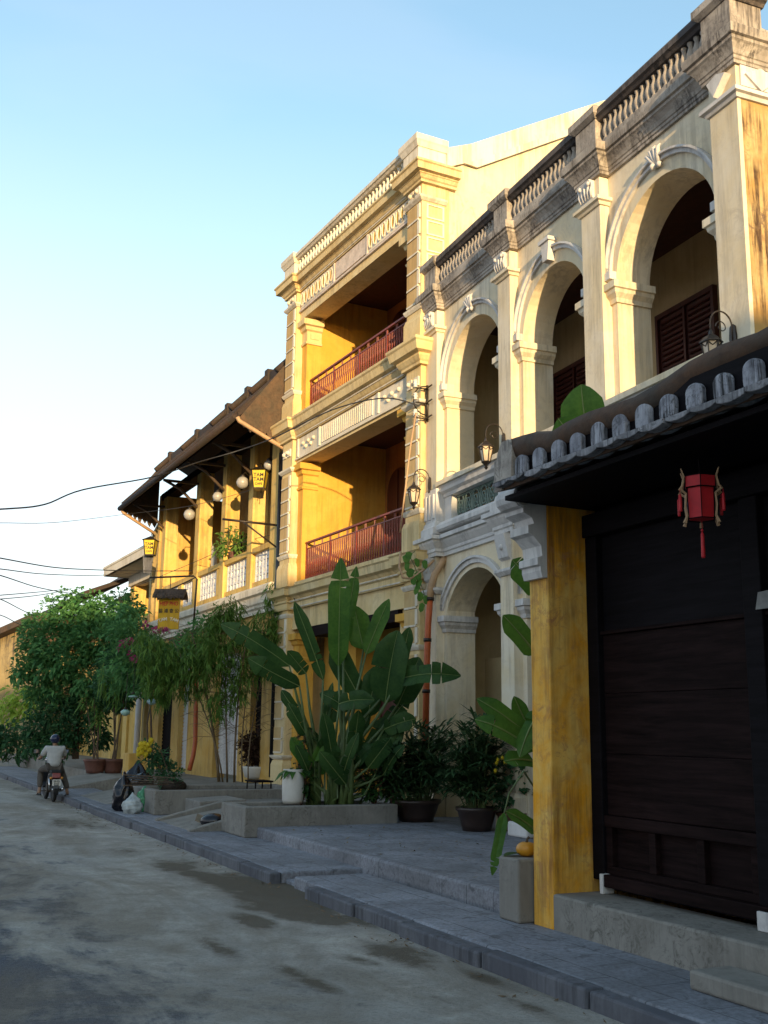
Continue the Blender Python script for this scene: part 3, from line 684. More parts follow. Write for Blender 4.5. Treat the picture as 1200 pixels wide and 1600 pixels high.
# ================================================================== FAR HOUSES
def loc_on(Mx, x, y, z): return Mx @ Vector((x, y, z))
FHO = THM @ Vector((-12.6, .35, 0)); FH_RZ = -R(90 - 27.0)
fh = thing('flat_roofed_house', 'small golden house with a projecting flat concrete roof slab, beyond the tiled gallery house', 'house', FHO, FH_RZ)
m = MB(); m.box(-8.6, 1.0, 0, -7.9, 1.5, 8.0); m.box(-8.6, 1.1, 0, -1.2, 1.5, 5.0); m.box(-1.3, .9, 0, -.9, 8, 8.0); m.box(-8.6, 7.9, 0, -1, 8, 8); m.box(-8.6, 4.0, 5, -1.31, 4.1, 8); m.build('wall', MAT['th_yellow'], fh)
m = MB(); m.box(-8.9, -.05, 7.92, -.95, 8.1, 8.02); m.sweep([(-8.9, 8), (-8.9, -.05), (-.95, -.05), (-.95, 8)], [(-.1, 7.92), (.04, 7.92), (.04, 8.2), (.07, 8.22), (.07, 8.3), (-.1, 8.3)])
m.box(-8.6, .9, 7.5, -1.0, 1.4, 7.915); m.build('roof_slab', MAT['trim'], fh)
m = MB(); m.box(-8.3, 1.05, 5.001, -1.35, 1.4, 6.0); m.box(-8.4, .98, 5.95, -1.3, 1.45, 6.08); m.build('balcony_wall', MAT['th_yellow'], fh)
m = MB()
for k in range(12): m.box(-7.6 + k * .5, 3.9, 5.1, -7.15 + k * .5, 3.95, 7.9)
m.build('plank_screen', wood('orange_planks', (.20, .07, .03), 2), fh)
m = MB(); m.tube([(-.75, -.1, 0), (-.75, -.1, 8.15)], .07, 8); pp = m.build('utility_pole', MAT['greywood']); pp.matrix_world = Matrix.Translation(FHO) @ Matrix.Rotation(FH_RZ, 4, 'Z'); tag(pp, 'thin brown pole standing beside the flat concrete roof slab', 'pole')
m = MB(); m.prism([(-.9, 0), (-.9, 8.4), (-.55, 9.2), (.2, 8.6), (.2, 0)], 'x', -.72, -.45); q = m.build('weathered_end_wall', MAT['old_wall'], th)
q.location = (-12.3, .9, 0)
# house with the drooping brown roof, further on
GHO = FHO + (Matrix.Rotation(FH_RZ, 3, 'Z') @ Vector((-9.2, .2, 0))); 
gh = thing('brown_roofed_house', 'far yellow house with a dark sagging tiled roof behind the green tree', 'house', GHO, FH_RZ)
m = MB(); m.box(-11, .8, 0, -.2, 1.1, 5.6); m.box(-.5, 1.101, 0, -.2, 7, 8.0); m.box(-11, 1.101, 0, -10.7, 7, 7.5); m.box(-11, 3.0, 5, -.51, 3.2, 8.4); m.build('wall', MAT['th_yellow'], gh)
m = MB(); m.prism([(-1.0, 7.1), (-1.0, 7.28), (1.0, 8.1), (3.6, 9.9), (3.8, 9.9), (7.5, 7.8), (7.5, 7.6), (3.7, 9.6), (1.0, 7.92)], 'x', -11.4, .1); rf2 = m.build('roof', MAT['tile'], gh)
m = MB(); m.box(-11.4, 3.45, 9.8, .1, 3.95, 10.1); m.build('ridge', MAT['tile'], rf2)
# yellow wall across the bend of the street
wl = at(-60, 1195, 58); wr = at(60, 1195, 52); wl.z = wr.z = 0
d = (wr - wl); L = d.length; az = math.atan2(d.y, d.x)
bh = thing('gabled_house', 'old stained yellow gabled house closing the bend of the street at the far left', 'house', wl, az)
m = MB(); m.prism([(-8, 0), (L + .4, 0), (L + .4, 5.6), (L - .6, 6.75), (-6, 4.7), (-8, 4.2)], 'y', 0, .4); m.box(-8, .4, 0, -7.7, 8, 4.2); m.box(L + .1, .4, 0, L + .4, 8, 5.5); m.build('wall', MAT['old_wall'], bh)
m = MB(); m.prism([(L - .5, 7.1), (L - .5, 6.79), (-6, 4.72), (-6, 5.1)], 'y', -.5, 8); m.prism([(L - .48, 7.1), (L + .8, 5.6), (L + .8, 5.3), (L - .48, 6.79)], 'y', -.5, 8); m.build('roof', MAT['tile_light'], bh)
m = MB(); m.tube([(2.2, -.08, 0), (2.2, -.08, 6.0)], .06, 6); m.box(.2, -.06, 2.6, .9, -.003, 4.6); m.build('pipe_and_shutter', MAT['blackwood'], bh)

# ================================================================== GATEHOUSE (right foreground)
GFO = Vector((1.3036, 9.5612, 0)); GF_RZ = -R(90 - 25.2)
GFM = Matrix.Translation(GFO) @ Matrix.Rotation(GF_RZ, 4, 'Z')
gt = thing('gatehouse', 'dark wooden gate front with an ochre end pier and low tiled roof, right foreground', 'gatehouse', GFO, GF_RZ)
m = MB(); m.prism([(0.0, .05), (.30, .05), (.31, 2.0), (.30, 3.9), (.0, 3.9), (.02, 2.0)], 'y', 0, 3.6); pr_ = m.build('end_pier', MAT['ochre'], gt, bevel=.012)
# scroll bracket on the street end of the pier
m = MB()
pr = [(-.002, 3.02), (-.05, 3.02), (-.07, 3.08), (-.07, 3.12), (-.10, 3.13), (-.10, 3.19), (-.05, 3.21), (-.06, 3.30), (-.14, 3.38), (-.19, 3.40), (-.19, 3.47), (-.13, 3.49), (-.15, 3.54), (-.24, 3.58), (-.24, 3.62)]
pr += [(-.24 - .10 * sin(R(a)), 3.72 - .10 * cos(R(a))) for a in range(0, 181, 30)] + [(-.002, 3.82)]
m.prism(pr, 'x', .0, .30)
for rr in (.085, .05):
    L = [(-.004, -.24 - rr * cos(R(t)) * .9, 3.72 + rr * sin(R(t))) for t in range(0, 361, 30)]; m.tube(L, .012, 5)
    L = [(.304, -.24 - rr * cos(R(t)) * .9, 3.72 + rr * sin(R(t))) for t in range(0, 361, 30)]; m.tube(L, .012, 5)
m.build('scroll_bracket', MAT['white'], gt)
# front: beam, planked upper wall, door with rails and panels
DX0, DX1 = .30, 6.2; Y0 = .42
m = MB(); m.box(DX0, Y0 + .1, .42, DX1, Y0 + .25, 3.95); fr = m.build('front_wall', MAT['blackwood'], gt)
m = MB(); m.box(DX0 + .002, Y0 - .02, .5, .46, Y0 + .099, 3.4); m.box(2.20, Y0 - .02, .5, 2.38, Y0 + .099, 3.4); m.box(4.2, Y0 - .02, .5, 4.36, Y0 + .099, 3.4)
m.box(DX0 + .002, Y0 - .05, 3.4, DX1, Y0 + .099, 3.6); m.build('posts_and_beam', MAT['blackwood'], gt, bevel=.008)
for a, b in ((.46, 2.20), (2.38, 4.2), (4.36, 6.1)):
    m = MB()
    for k in range(3):
        z0 = 1.03 + k * .50; m.box(a + .004, Y0 + .03, z0, b - .004, Y0 + .07, z0 + .497)
    d_ = m.build('door', MAT['brownwood'], gt, bevel=.004)
    m = MB(); m.box(a + .002, Y0 - .01, .935, b - .002, Y0 + .085, 1.026); m.box(a + .002, Y0 + .0, .56, b - .002, Y0 + .085, .62); m.box(a + .002, Y0 + .0, 2.53, b - .002, Y0 + .085, 2.56)
    for k in range(4):
        x = a + .002 + k * (b - a - .084) / 3; m.box(x, Y0 + .005, .621, x + .08, Y0 + .085, .934)
    m.build('door_rails', MAT['brownwood'], d_, bevel=.005)
    m = MB(); m.box(a + .003, Y0 + .06, .622, b - .003, Y0 + .095, .933); m.build('lower_panels', MAT['brownwood'], d_)
    m = MB(); m.box(a + .004, Y0 + .045, 2.565, b - .004, Y0 + .09, 3.395); m.build('upper_panel', MAT['blackwood'], d_)
m = MB(); m.box(.50, Y0 - .06, .46, DX1, Y0 + .06, .559); m.build('threshold', MAT['brownwood'], gt, bevel=.008)
m = MB(); m.box(.455, Y0 - .07, .403, .497, Y0 + .05, .56); m.build('white_stone', MAT['white'], gt, bevel=.006)
m = MB(); m.box(2.24, Y0 - .09, .403, 2.36, Y0 - .061, .53); m.build('white_stone', MAT['white'], gt, bevel=.006)
m = MB(); m.prism([(2.34, 2.57), (2.55, 2.57), (2.55, 2.70), (2.37, 2.69)], 'y', Y0 - .04, Y0 - .028); m.build('paper_notice', MAT['paper'], gt)
# plinth step
m = MB(); m.prism([(.302, -.01), (6.5, -.05), (6.5, Y0 + .09), (.302, Y0 + .09)], 'z', .0, .40); m.build('plinth_step', MAT['concrete'], gt, bevel=.02)
# roof: slope, tile rolls with whitened ends, eave board, end wall
EV = -.53
def ez(x): return 3.80 - .012 * x
m = MB(); m.prism([(EV + .02, 3.72), (EV + .02, 3.80), (3.6, 5.0), (3.6, 4.9)], 'x', .38, 7.0); rf3 = m.build('roof', MAT['gate_tile'], gt)
m = MB(); random.seed(21)
for k in range(27):
    x0 = .34 + k * .25; x1 = x0 + .246; z = 3.742 + random.uniform(-.008, .008) + (.012 if k < 2 else 0); f = EV - .055 + random.uniform(-.012, .012)
    m.prism([(x0, z + .012), (x0 + .06, z - .004), (x0 + .125, z - .010), (x1 - .06, z - .004), (x1, z + .012), (x1, 3.785), (x0, 3.785)], 'y', f, EV + .12)
m.build('eave_drip_tiles', MAT['drip'], rf3, bevel=.006)
tn = 24
m = MB(); m.box(.56, EV + .02, 3.775, 7.0, EV + .05, 4.02); m.build('eave_backing', MAT['blackwood'], rf3)
for k in range(tn):
    x = .76 + k * .262; jw = random.uniform(-.006, .006); jz = random.uniform(-.01, .006)
    m = MB(); prf = [(x + .070 + jw, 3.787), (x + .076 + jw, 3.83), (x + .076 + jw, 3.895)] + [(x + jw + .076 * cos(R(a)), 3.895 + jz + .060 * sin(R(a))) for a in range(15, 180, 15)] + [(x - .076 + jw, 3.895), (x - .076 + jw, 3.83), (x - .070 + jw, 3.787)]
    m.prism(prf, 'y', EV - .035, EV + .018)
    m.build('tile_end', plaster('whitened_tile_end', (.42, .43, .47), (.22, .225, .26), (.018, .018, .02), 1.0, 1.0, sc=4.6) if k == 0 else MAT['tile_end'], rf3, bevel=.012)
    if k == 0: MAT['tile_end'] = bpy.data.materials['whitened_tile_end']
m = MB()
for k in range(tn):
    x = .76 + k * .262; m.tube([(x, EV + .14, 3.90), (x, 1.2, 4.38), (x, 3.6, 5.08)], .105, 8)
m.build('tile_rolls', MAT['gate_tile'], rf3)
m = MB(); L = []
for k in range(24):
    q = k / 23; x = .58 + q * 6.3; L.append((x, EV + .075 + (.1 * max(0, x - 2.4)), 4.015 + (.03 if x < 1 else -.03) + .02 * sin(x * 5) + .13 * max(0, x - 2.3)))
m.tube(L, [.105 + .008 * sin(k * 1.7) + .01 * (k % 3 == 0) for k in range(24)], 8); m.build('eave_ridge', MAT['gate_tile'], rf3)
m = MB(); m.prism([(.36, 3.79), (.64, 3.79), (.66, 4.04), (.60, 4.12), (.50, 4.12), (.43, 4.04), (.39, 3.90)], 'y', EV - .045, EV + .5); m.prism([(EV, 3.72), (3.6, 4.9), (3.6, 5.2), (EV + .5, 4.14), (EV, 4.0)], 'x', .30, .42); m.build('end_wall', MAT['mould'], rf3)
m = MB(); m.box(.3, 3.4, 0, 6.4, 3.6, 4.9); m.box(6.1, .6, 0, 6.4, 3.39, 4.9); m.build('rear_wall', MAT['blackwood'], gt)
m = MB(); m.box(.31, EV + .1, 3.66, 6.9, .5, 3.70); m.build('soffit', MAT['blackwood'], gt)
# ================================================================== GROUND
def roadmat():
    m, nt, b = _nt('dusty_road'); v = coords(nt)
    g = nt.nodes.new('ShaderNodeNewGeometry'); sep = nt.nodes.new('ShaderNodeSeparateXYZ'); lk(nt, g.outputs['Position'], sep.inputs[0])
    rot = nt.nodes.new('ShaderNodeMapping'); rot.vector_type = 'TEXTURE'; rot.inputs['Rotation'].default_value = (0, 0, S_A); rot.inputs['Scale'].default_value = (2.6, 1, 1); lk(nt, g.outputs['Position'], rot.inputs['Vector'])
    along = noise(nt, rot.outputs[0], .9, 8, .68, .5)           # wear drawn out along the street
    n2 = noise(nt, v, 2.4, 8, .72, .4); n3 = noise(nt, v, 30, 5, .8); n4 = noise(nt, v, 120, 3, .8)
    dust = mix(nt, ramp(nt, n2, [(.36, 0), (.62, 1)]), (.25, .225, .185), (.47, .44, .385))
    dust = mix(nt, ramp(nt, along, [(.40, 0), (.60, .75)]), dust, (.32, .305, .275))
    asph = mix(nt, ramp(nt, n3, [(.38, 0), (.62, 1)]), (.030, .040, .060), (.080, .092, .118))
    t = mth(nt, 'ADD', mth(nt, 'MULTIPLY', sep.outputs[0], TD.x), mth(nt, 'MULTIPLY', sep.outputs[1], TD.y))
    edge = mth(nt, 'ADD', mth(nt, 'MULTIPLY', mth(nt, 'SUBTRACT', 2.35, t), .30), mth(nt, 'MULTIPLY', mth(nt, 'SUBTRACT', mth(nt, 'ADD', mth(nt, 'MULTIPLY', along, .6), mth(nt, 'MULTIPLY', n2, .4)), .5), 3.4))
    c = mix(nt, ramp(nt, edge, [(.12, 0), (.42, .92)]), dust, asph)
    acc = None                                                   # damp stains: soft patches cut ragged by noise
    for x, y, a, bb, ang, k in STAINS:
        p = gnd(x, y); mp = nt.nodes.new('ShaderNodeMapping'); mp.vector_type = 'TEXTURE'
        mp.inputs['Location'].default_value = (p.x, p.y, 0); mp.inputs['Rotation'].default_value = (0, 0, ang); mp.inputs['Scale'].default_value = (a * 1.5, bb * 1.7, 1); lk(nt, g.outputs['Position'], mp.inputs['Vector'])
        ln = nt.nodes.new('ShaderNodeVectorMath'); ln.operation = 'LENGTH'; lk(nt, mp.outputs[0], ln.inputs[0])
        f = mth(nt, 'MULTIPLY', mth(nt, 'SUBTRACT', 1.0, ln.outputs['Value'], True), k); acc = f if acc is None else mth(nt, 'MAXIMUM', acc, f)
    rag = mth(nt, 'ADD', mth(nt, 'MULTIPLY', mth(nt, 'SUBTRACT', along, .5), 1.5), mth(nt, 'MULTIPLY', mth(nt, 'SUBTRACT', n2, .5), 1.5))
    wet = ramp(nt, mth(nt, 'ADD', acc, mth(nt, 'MULTIPLY', rag, mth(nt, 'MINIMUM', mth(nt, 'MULTIPLY', acc, 3.0), 1.0))), [(.20, 0), (.50, .86)])
    brown = ramp(nt, noise(nt, rot.outputs[0], .55, 7, .7, .9), [(.45, 0), (.60, .55)]); c = mix(nt, brown, c, (.17, .135, .09)); c = mix(nt, wet, c, (.085, .064, .038))
    c = mix(nt, ramp(nt, n3, [(.32, .45), (.50, 0)]), c, (.06, .06, .06)); c = mix(nt, ramp(nt, n4, [(.52, 0), (.70, .35)]), c, (.45, .43, .40))
    lk(nt, c, b.inputs['Base Color']); b.inputs['Roughness'].default_value = .95; b.inputs['Specular IOR Level'].default_value = .2
    bump(nt, b, mth(nt, 'ADD', mth(nt, 'MULTIPLY', n3, .7), n2), .55, .03); return m
S_A = math.atan2(SD.y, SD.x)
STAINS = [(435, 1395, 1.7, .42, S_A, .95), (470, 1425, .9, .30, S_A + .25, .9), (330, 1372, 2.0, .20, S_A + .10, .85), (275, 1352, 1.0, .30, S_A, .75), (395, 1440, .5, .16, S_A, .7), (120, 1287, 1.5, .5, S_A, .5),
          (615, 1490, .60, .22, S_A, .70), (565, 1500, .40, .14, S_A + .4, .5), (470, 1525, .8, .10, S_A + .1, .45), (690, 1562, .35, .08, S_A + .2, .45), (335, 1478, .9, .14, S_A, .45), (760, 1530, .5, .10, S_A, .5), (820, 1570, .5, .10, S_A, .45), (200, 1330, .8, .25, S_A, .4), (30, 1235, 3, .6, S_A, .4), (560, 1440, .5, .12, S_A, .7)]
MAT['road'] = roadmat()
m = MB(); m.add([(-600, -300, 0), (600, -300, 0), (600, 900, 0), (-600, 900, 0)], [(0, 1, 2, 3)])
tag(m.build('street', MAT['road']), kind='structure')

def pavemat(name, c1, c2, cell, mortar, sz):
    m, nt, b = _nt(name); v = coords(nt); n = noise(nt, v, 1.6, 6, .65, .4); n2 = noise(nt, v, 25, 4, .7)
    br = nt.nodes.new('ShaderNodeTexBrick'); br.offset = .5; br.inputs['Scale'].default_value = 1; br.inputs['Mortar Size'].default_value = .006
    br.inputs['Brick Width'].default_value = cell[0]; br.inputs['Row Height'].default_value = cell[1]; br.inputs['Bias'].default_value = 0
    br.inputs['Color1'].default_value = rgb(c1); br.inputs['Color2'].default_value = rgb(c2); br.inputs['Mortar'].default_value = rgb(mortar); lk(nt, v, br.inputs['Vector'])
    dust = mix(nt, ramp(nt, n, [(.36, 0), (.66, .8)]), br.outputs['Color'], [k * 1.25 for k in c2])
    gap = ramp(nt, noise(nt, v, 3.1, 3), [(.50, 0.12), (.58, 1)])
    c = mix(nt, mth(nt, 'MULTIPLY', mth(nt, 'MULTIPLY', br.outputs['Fac'], gap), .9), dust, (.02, .02, .022))
    sp = ramp(nt, noise(nt, v, 4.2, 7, .7, 1.5), [(.54, 0), (.64, .7)]); c = mix(nt, sp, c, (.05, .05, .055)); big = ramp(nt, noise(nt, v, .9, 6, .7, .8), [(.40, 0), (.60, .55)]); c = mix(nt, big, c, (.10, .10, .105)); c = mix(nt, ramp(nt, n2, [(.40, .4), (.55, 0)]), c, (.07, .07, .075))
    lk(nt, c, b.inputs['Base Color']); b.inputs['Roughness'].default_value = .85
    bump(nt, b, mth(nt, 'SUBTRACT', mth(nt, 'MULTIPLY', n2, .5), mth(nt, 'MULTIPLY', br.outputs['Fac'], 1.0)), .4, .01); return m
MAT['pave'] = pavemat('pavement_slabs', (.20, .21, .245), (.245, .255, .285), (.62, .42), (.03, .03, .035), 1)
MAT['terrace'] = pavemat('terrace_slabs', (.215, .22, .25), (.245, .25, .275), (.5, .5), (.09, .09, .1), 1)
MAT['kerb'] = plaster('kerb_stone', (.085, .088, .105), (.135, .138, .155), (.02, .02, .022), .6, .5, sc=2)
SRZ = S_A     # local x runs away along the street, local y to the left
def stobj(o): o.location = (0, 0, 0); o.rotation_euler = (0, 0, S_A); return o
def P2(s, t): return (s, -t)
def slab(m, s0, s1, t0, t1, z0, z1): m.box(s0, -t0, z0, s1, -t1, z1)
m = MB(); slab(m, -6, 11.55, 4.40, 5.26, -.1, .12); slab(m, 11.95, 46, 4.40, 5.6, -.1, .12); slab(m, 11.55, 11.95, 4.45, 5.4, -.1, .045)
slab(m, -6, 7.5, 5.26, 5.34, -.1, .118)
stobj(tag(m.build('pavement', MAT['pave'], bevel=.02), kind='structure'))
m = MB(); random.seed(3); s = -6.0
while s < 46:
    l = .9 + random.random() * .5
    if not (11.3 < s + l / 2 < 12.1): slab(m, s, s + l - .012, 4.25 + random.uniform(-.022, .022), 4.398, -.1, .118 + random.uniform(-.012, .006))
    s += l
stobj(tag(m.build('kerb', MAT['kerb'], bevel=.018), kind='structure'))
m = MB(); slab(m, 8.02, 16.9, 5.40, 11.5, -.1, .27); o = stobj(tag(m.build('terrace', MAT['terrace'], bevel=.03), kind='structure'))
m = MB(); slab(m, 16.9, 60, 6.3, 12.5, -.1, .38); o = stobj(tag(m.build('upper_terrace', MAT['concrete'], bevel=.02), kind='structure'))
m = MB()
def rampw(s0, s1, t0, t1, z0, z1): m.prism([(-t0, z0 - .12), (-t0, z0), (-t1, z1), (-t1, z0 - .12)], 'x', s0, s1)
rampw(16.92, 19.0, 4.75, 6.3, .125, .40); rampw(23.5, 26.5, 4.7, 6.3, .125, .40); rampw(29.5, 33, 4.7, 6.3, .125, .40)
for a in (16.9, 19.02): m.prism([(-4.7, .1), (-4.7, .15), (-5.9, .44), (-6.3, .46), (-6.3, .1)], 'x', a, a + .18)
m.prism([(-5.5, .1), (-5.5, .42), (-6.3, .46), (-6.3, .1)], 'x', 19.2, 20.2)
stobj(tag(m.build('ramp', MAT['concrete'], bevel=.015), kind='structure'))
# step slab at the lower right
m = MB(); slab(m, 1.0, 5.72, 4.86, 5.20, .121, .24); o = stobj(tag(m.build('stone_step', MAT['concrete'], bevel=.02), 'low stone step in front of the dark gate, at the bottom right corner', 'step'))
# planters
def planter(name, label, s0, s1, t0, t1, z0, z1, wt=.16):
    p = thing(name, label, 'planter', st(0, 0, 0), S_A)
    m = MB(); out = [P2(s0, t0), P2(s1, t0), P2(s1, t1), P2(s0, t1)]
    slab(m, s0, s0 + wt, t0, t1, z0, z1); slab(m, s1 - wt, s1, t0, t1, z0, z1); slab(m, s0 + wt + .001, s1 - wt - .001, t0, t0 + wt, z0, z1 - .003); slab(m, s0 + wt + .001, s1 - wt - .001, t1 - wt, t1, z0, z1 - .003)
    m.build('rim', MAT['concrete'], p, bevel=.02)
    m = MB(); slab(m, s0 + wt - .01, s1 - wt + .01, t0 + wt - .01, t1 - wt + .01, z0, z1 - .08); m.build('soil', MAT['soil'], p); return p
planter('concrete_planter', 'low stained concrete planter wall under the big-leaved plants', 15.75, 16.95, 5.2, 7.72, .12, .56)
planter('concrete_planter', 'long low concrete planter holding the bamboo and the tilted yellow-flowered shrub', 20.3, 22.2, 4.95, 8.0, .12, .56)
# concrete block beside the gate pier
m = MB(); m.box(-.16, -.19, 0, .16, .19, .52); o = m.build('concrete_block', MAT['concrete'], bevel=.02); o.location = st(8.27, 5.30, .121); o.rotation_euler = (0, 0, S_A); tag(o, 'square concrete block against the ochre gate pier', 'block')
m = MB(); m.box(-.25, -.3, 0, .25, .3, .2); o = m.build('stone_block', MAT['white'], bevel=.03); o.location = st(13.2, 8.6, .27); o.rotation_euler = (0, 0, S_A); tag(o, 'pale stone block on the terrace behind the gate pier', 'block')

def litter(name, label, n, fn, mat, size, cat='leaf litter'):
    m = MB()
    for _ in range(n):
        p = fn(); a = random.uniform(0, 6.28); l = size * random.uniform(.6, 1.5); w_ = l * .45; d = Vector((cos(a), sin(a), random.uniform(-.1, .3))); e = Vector((-sin(a), cos(a), random.uniform(-.2, .2)))
        z = Vector((0, 0, .008)); m.add([p + z, p + d * l * .5 + e * w_ * .5 + z, p + d * l + z * 2, p + d * l * .5 - e * w_ * .5 + z], [(0, 1, 2, 3)])
    return tag(m.build(name, mat), label, cat, kind='stuff')
random.seed(5)
litter('fallen_leaves', 'dry brown leaves and grit lying in the gutter along the kerb', 260, lambda: st(random.uniform(4, 30), 4.2 - abs(random.gauss(0, .12)), .0), flat('dry_leaf', (.16, .10, .05), .9, .4), .05)
litter('fallen_leaves', 'dry leaves scattered on the terrace and by the planters', 120, lambda: st(random.uniform(9, 15.6), random.uniform(5.5, 8.2), .27), flat('dry_leaf_pale', (.20, .15, .07), .9, .4), .05)
# ================================================================== HOUSES BEHIND THE CAMERA (unseen, added to shade the street)
def plain_house(name, label, s0, t0, width, depth, h, rh, face, col, group=None):
    """tiled house; face = +1 looks towards growing t"""
    hz = thing(name, label, 'house', st(s0, t0), S_A, group)
    y0, y1 = (0, depth) if face > 0 else (0, -depth)
    y0, y1 = (0.0, depth) if face > 0 else (-depth, 0.0)
    fy = 0.0 
    m = MB(); m.box(0, y0, 0, width, y1, h); w_ = m.build('wall', col, hz)
    m = MB(); yc = (y0 + y1) / 2; m.prism([(y0 - .7, h - .05), (y0 - .7, h + .1), (yc, h + rh), (y1 + .7, h + .1), (y1 + .7, h - .05), (yc, h + rh - .16)], 'x', -.2, width + .2); m.build('roof', MAT['tile'], hz)
    fy = y0 if face > 0 else y1; s = -1 if face > 0 else 1
    for k in range(int(width // 2.6)):
        x = 1.3 + k * 2.6
        m = MB(); m.box(x - .6, fy + s * .002, .1, x + .6, fy + s * .08, 2.5); m.build('door', MAT['brownwood'], hz)
        if h > 5:
            m = MB(); m.box(x - .5, fy + s * .002, 3.8, x + .5, fy + s * .08, 5.2); m.build('shutter', MAT['redwood'], hz)
    return hz
# one unseen row, heights set for the shadow edge, ridges along the row
for k, (t1, wd, h, rh) in enumerate([(17.0, 11.0, 7.0, 2.2), (5.9, 11.0, 7.1, 2.1), (-5.2, 9.6, 8.2, 2.3), (-14.9, 12.0, 9.6, 2.3)]):
    o = plain_house('shade_row_house', 'unseen tiled row house behind the camera, sized to shade the street', 0, 0, wd, 8.0, h, rh, 1, MAT['th_yellow'], 'unseen row houses that shade the street')
    o.location = st(-30, t1); o.rotation_euler = (0, 0, S_A + pi / 2)
    o.scale = (1, -1, 1)
# ================================================================== PLANTS
rnd = random.Random(11)
CAMV = lambda p: (EYE - Vector(p)).normalized()
def big_leaf(m, base, tip, width, sag=.0, nrm=None, fold=.25, tears=0, curl=0.0, n=14):
    base, tip = Vector(base), Vector(tip); ax = tip - base; L = ax.length; N0 = (nrm if nrm is not None else CAMV((base + tip) / 2)).normalized()
    cut = set(rnd.sample(range(3, n), min(n - 3, tears))) if tears else set()
    rows = []
    for i in range(n + 1):
        t = i / n; c = base + ax * t + N0 * (sag * L * sin(pi * t)) + Vector((0, 0, -curl * L * t * t))
        wd = width * .5 * min(1, (t / .16 + .02) ** .55, ((1 - t) / .30 + .015) ** .6) * (1 + .05 * sin(7 * t + width * 9))
        rows.append((c, wd))
    vs = []; fs = []
    for sgn in (-1, 1):                                  # each half blade, split into strips where it is torn
        cuts = sorted(q for q in cut if rnd.random() < .7); tilt = 0.0; last = None; nxt = False
        for i in range(n + 1):
            c, wd = rows[i]; tg = (rows[min(i + 1, n)][0] - rows[max(i - 1, 0)][0]).normalized()
            side = tg.cross(N0).normalized() * sgn; nn = side.cross(tg).normalized() * sgn
            def row(k, tl, w2=1.0): return [c + side * q * wd * w2 + nn * ((fold + tl) * q * wd - .55 * fold * q * q * wd) + tg * (k * q) for q in (0, .35, .7, 1)]
            reps = [(0.0, tilt, 1.0)]
            if i in cuts and 1 < i < n - 1:
                t2 = rnd.uniform(-.45, .25); reps = [(-.012 * L, tilt, rnd.uniform(.9, 1.0)), (.014 * L, t2, 1.0)]; tilt = t2
            for j, (k_, tl, w2) in enumerate(reps):
                vs += row(k_, tl, w2); k = len(vs) - 4
                if last is not None and j == 0:
                    for q in range(3): fs.append((last + q, last + q + 1, k + q + 1, k + q) if sgn > 0 else (last + q, k + q, k + q + 1, last + q + 1))
                last = k
    m.add(vs, fs, True)
    return [r[0] for r in rows]
def blade(m, p, d, L, w_, droop=.3, up=Vector((0, 0, 1)), n=3):
    """narrow leaf: pointed strip that bends down"""
    d = d.normalized(); side = d.cross(up); side = side.normalized() if side.length > 1e-3 else Vector((1, 0, 0)); vs = []; fs = []
    for i in range(n + 1):
        t = i / n; c = p + d * (L * t) - up * (droop * L * t * t); ww = w_ * .5 * (sin(pi * min(1, t * .85 + .12)) ** .7 if i < n else .02)
        vs += [c - side * ww, c + side * ww]
    for i in range(n): fs.append((2 * i, 2 * i + 1, 2 * i + 3, 2 * i + 2))
    m.add(vs, fs)
def rdir(zmin=-1, zmax=1):
    a = rnd.uniform(0, 2 * pi); z = rnd.uniform(zmin, zmax); r = math.sqrt(max(0, 1 - z * z)); return Vector((r * cos(a), r * sin(a), z))
def leafy(m, c, rad, n, size, sq=(1, 1, .8), droop=.35, asp=.5, shell=.35):
    """leaves in an uneven clump: little sprays at random spots of an ellipsoid"""
    c = Vector(c); k = max(1, n // 7)
    for _ in range(k):
        d = rdir(); rr = rad * (shell + (1 - shell) * rnd.random() ** .6) * rnd.uniform(.75, 1.12)
        q = c + Vector((d.x * rr * sq[0], d.y * rr * sq[1], d.z * rr * sq[2])); g = (d + Vector((0, 0, .25)) + rdir() * .6).normalized()
        for j in range(7):
            dd = (g + rdir() * .75).normalized(); p = q + rdir() * size * .8; s = size * rnd.uniform(.6, 1.25); upv = (Vector((0, 0, 1)) + rdir() * .7).normalized()
            side = dd.cross(upv); 
            if side.length < .05: continue
            side = side.normalized() * s * asp * .5; e = p + dd * s - Vector((0, 0, droop * s)); mid = p + dd * s * .5 - Vector((0, 0, droop * s * .15)) + upv * s * .05
            m.add([p, mid - side, e, mid + side], [(0, 1, 2), (0, 2, 3)])
def pot(m, r0, r1, h, c=(0, 0, 0)): m.lathe([(r0, 0), (r0 * 1.12, h * .25), (r1 * .98, h * .8), (r1 * 1.08, h * .86), (r1 * 1.08, h), (r1 * .94, h), (r1 * .9, h * .85)], c, 20)
def local(p, o): return Vector(p) - Vector(o)

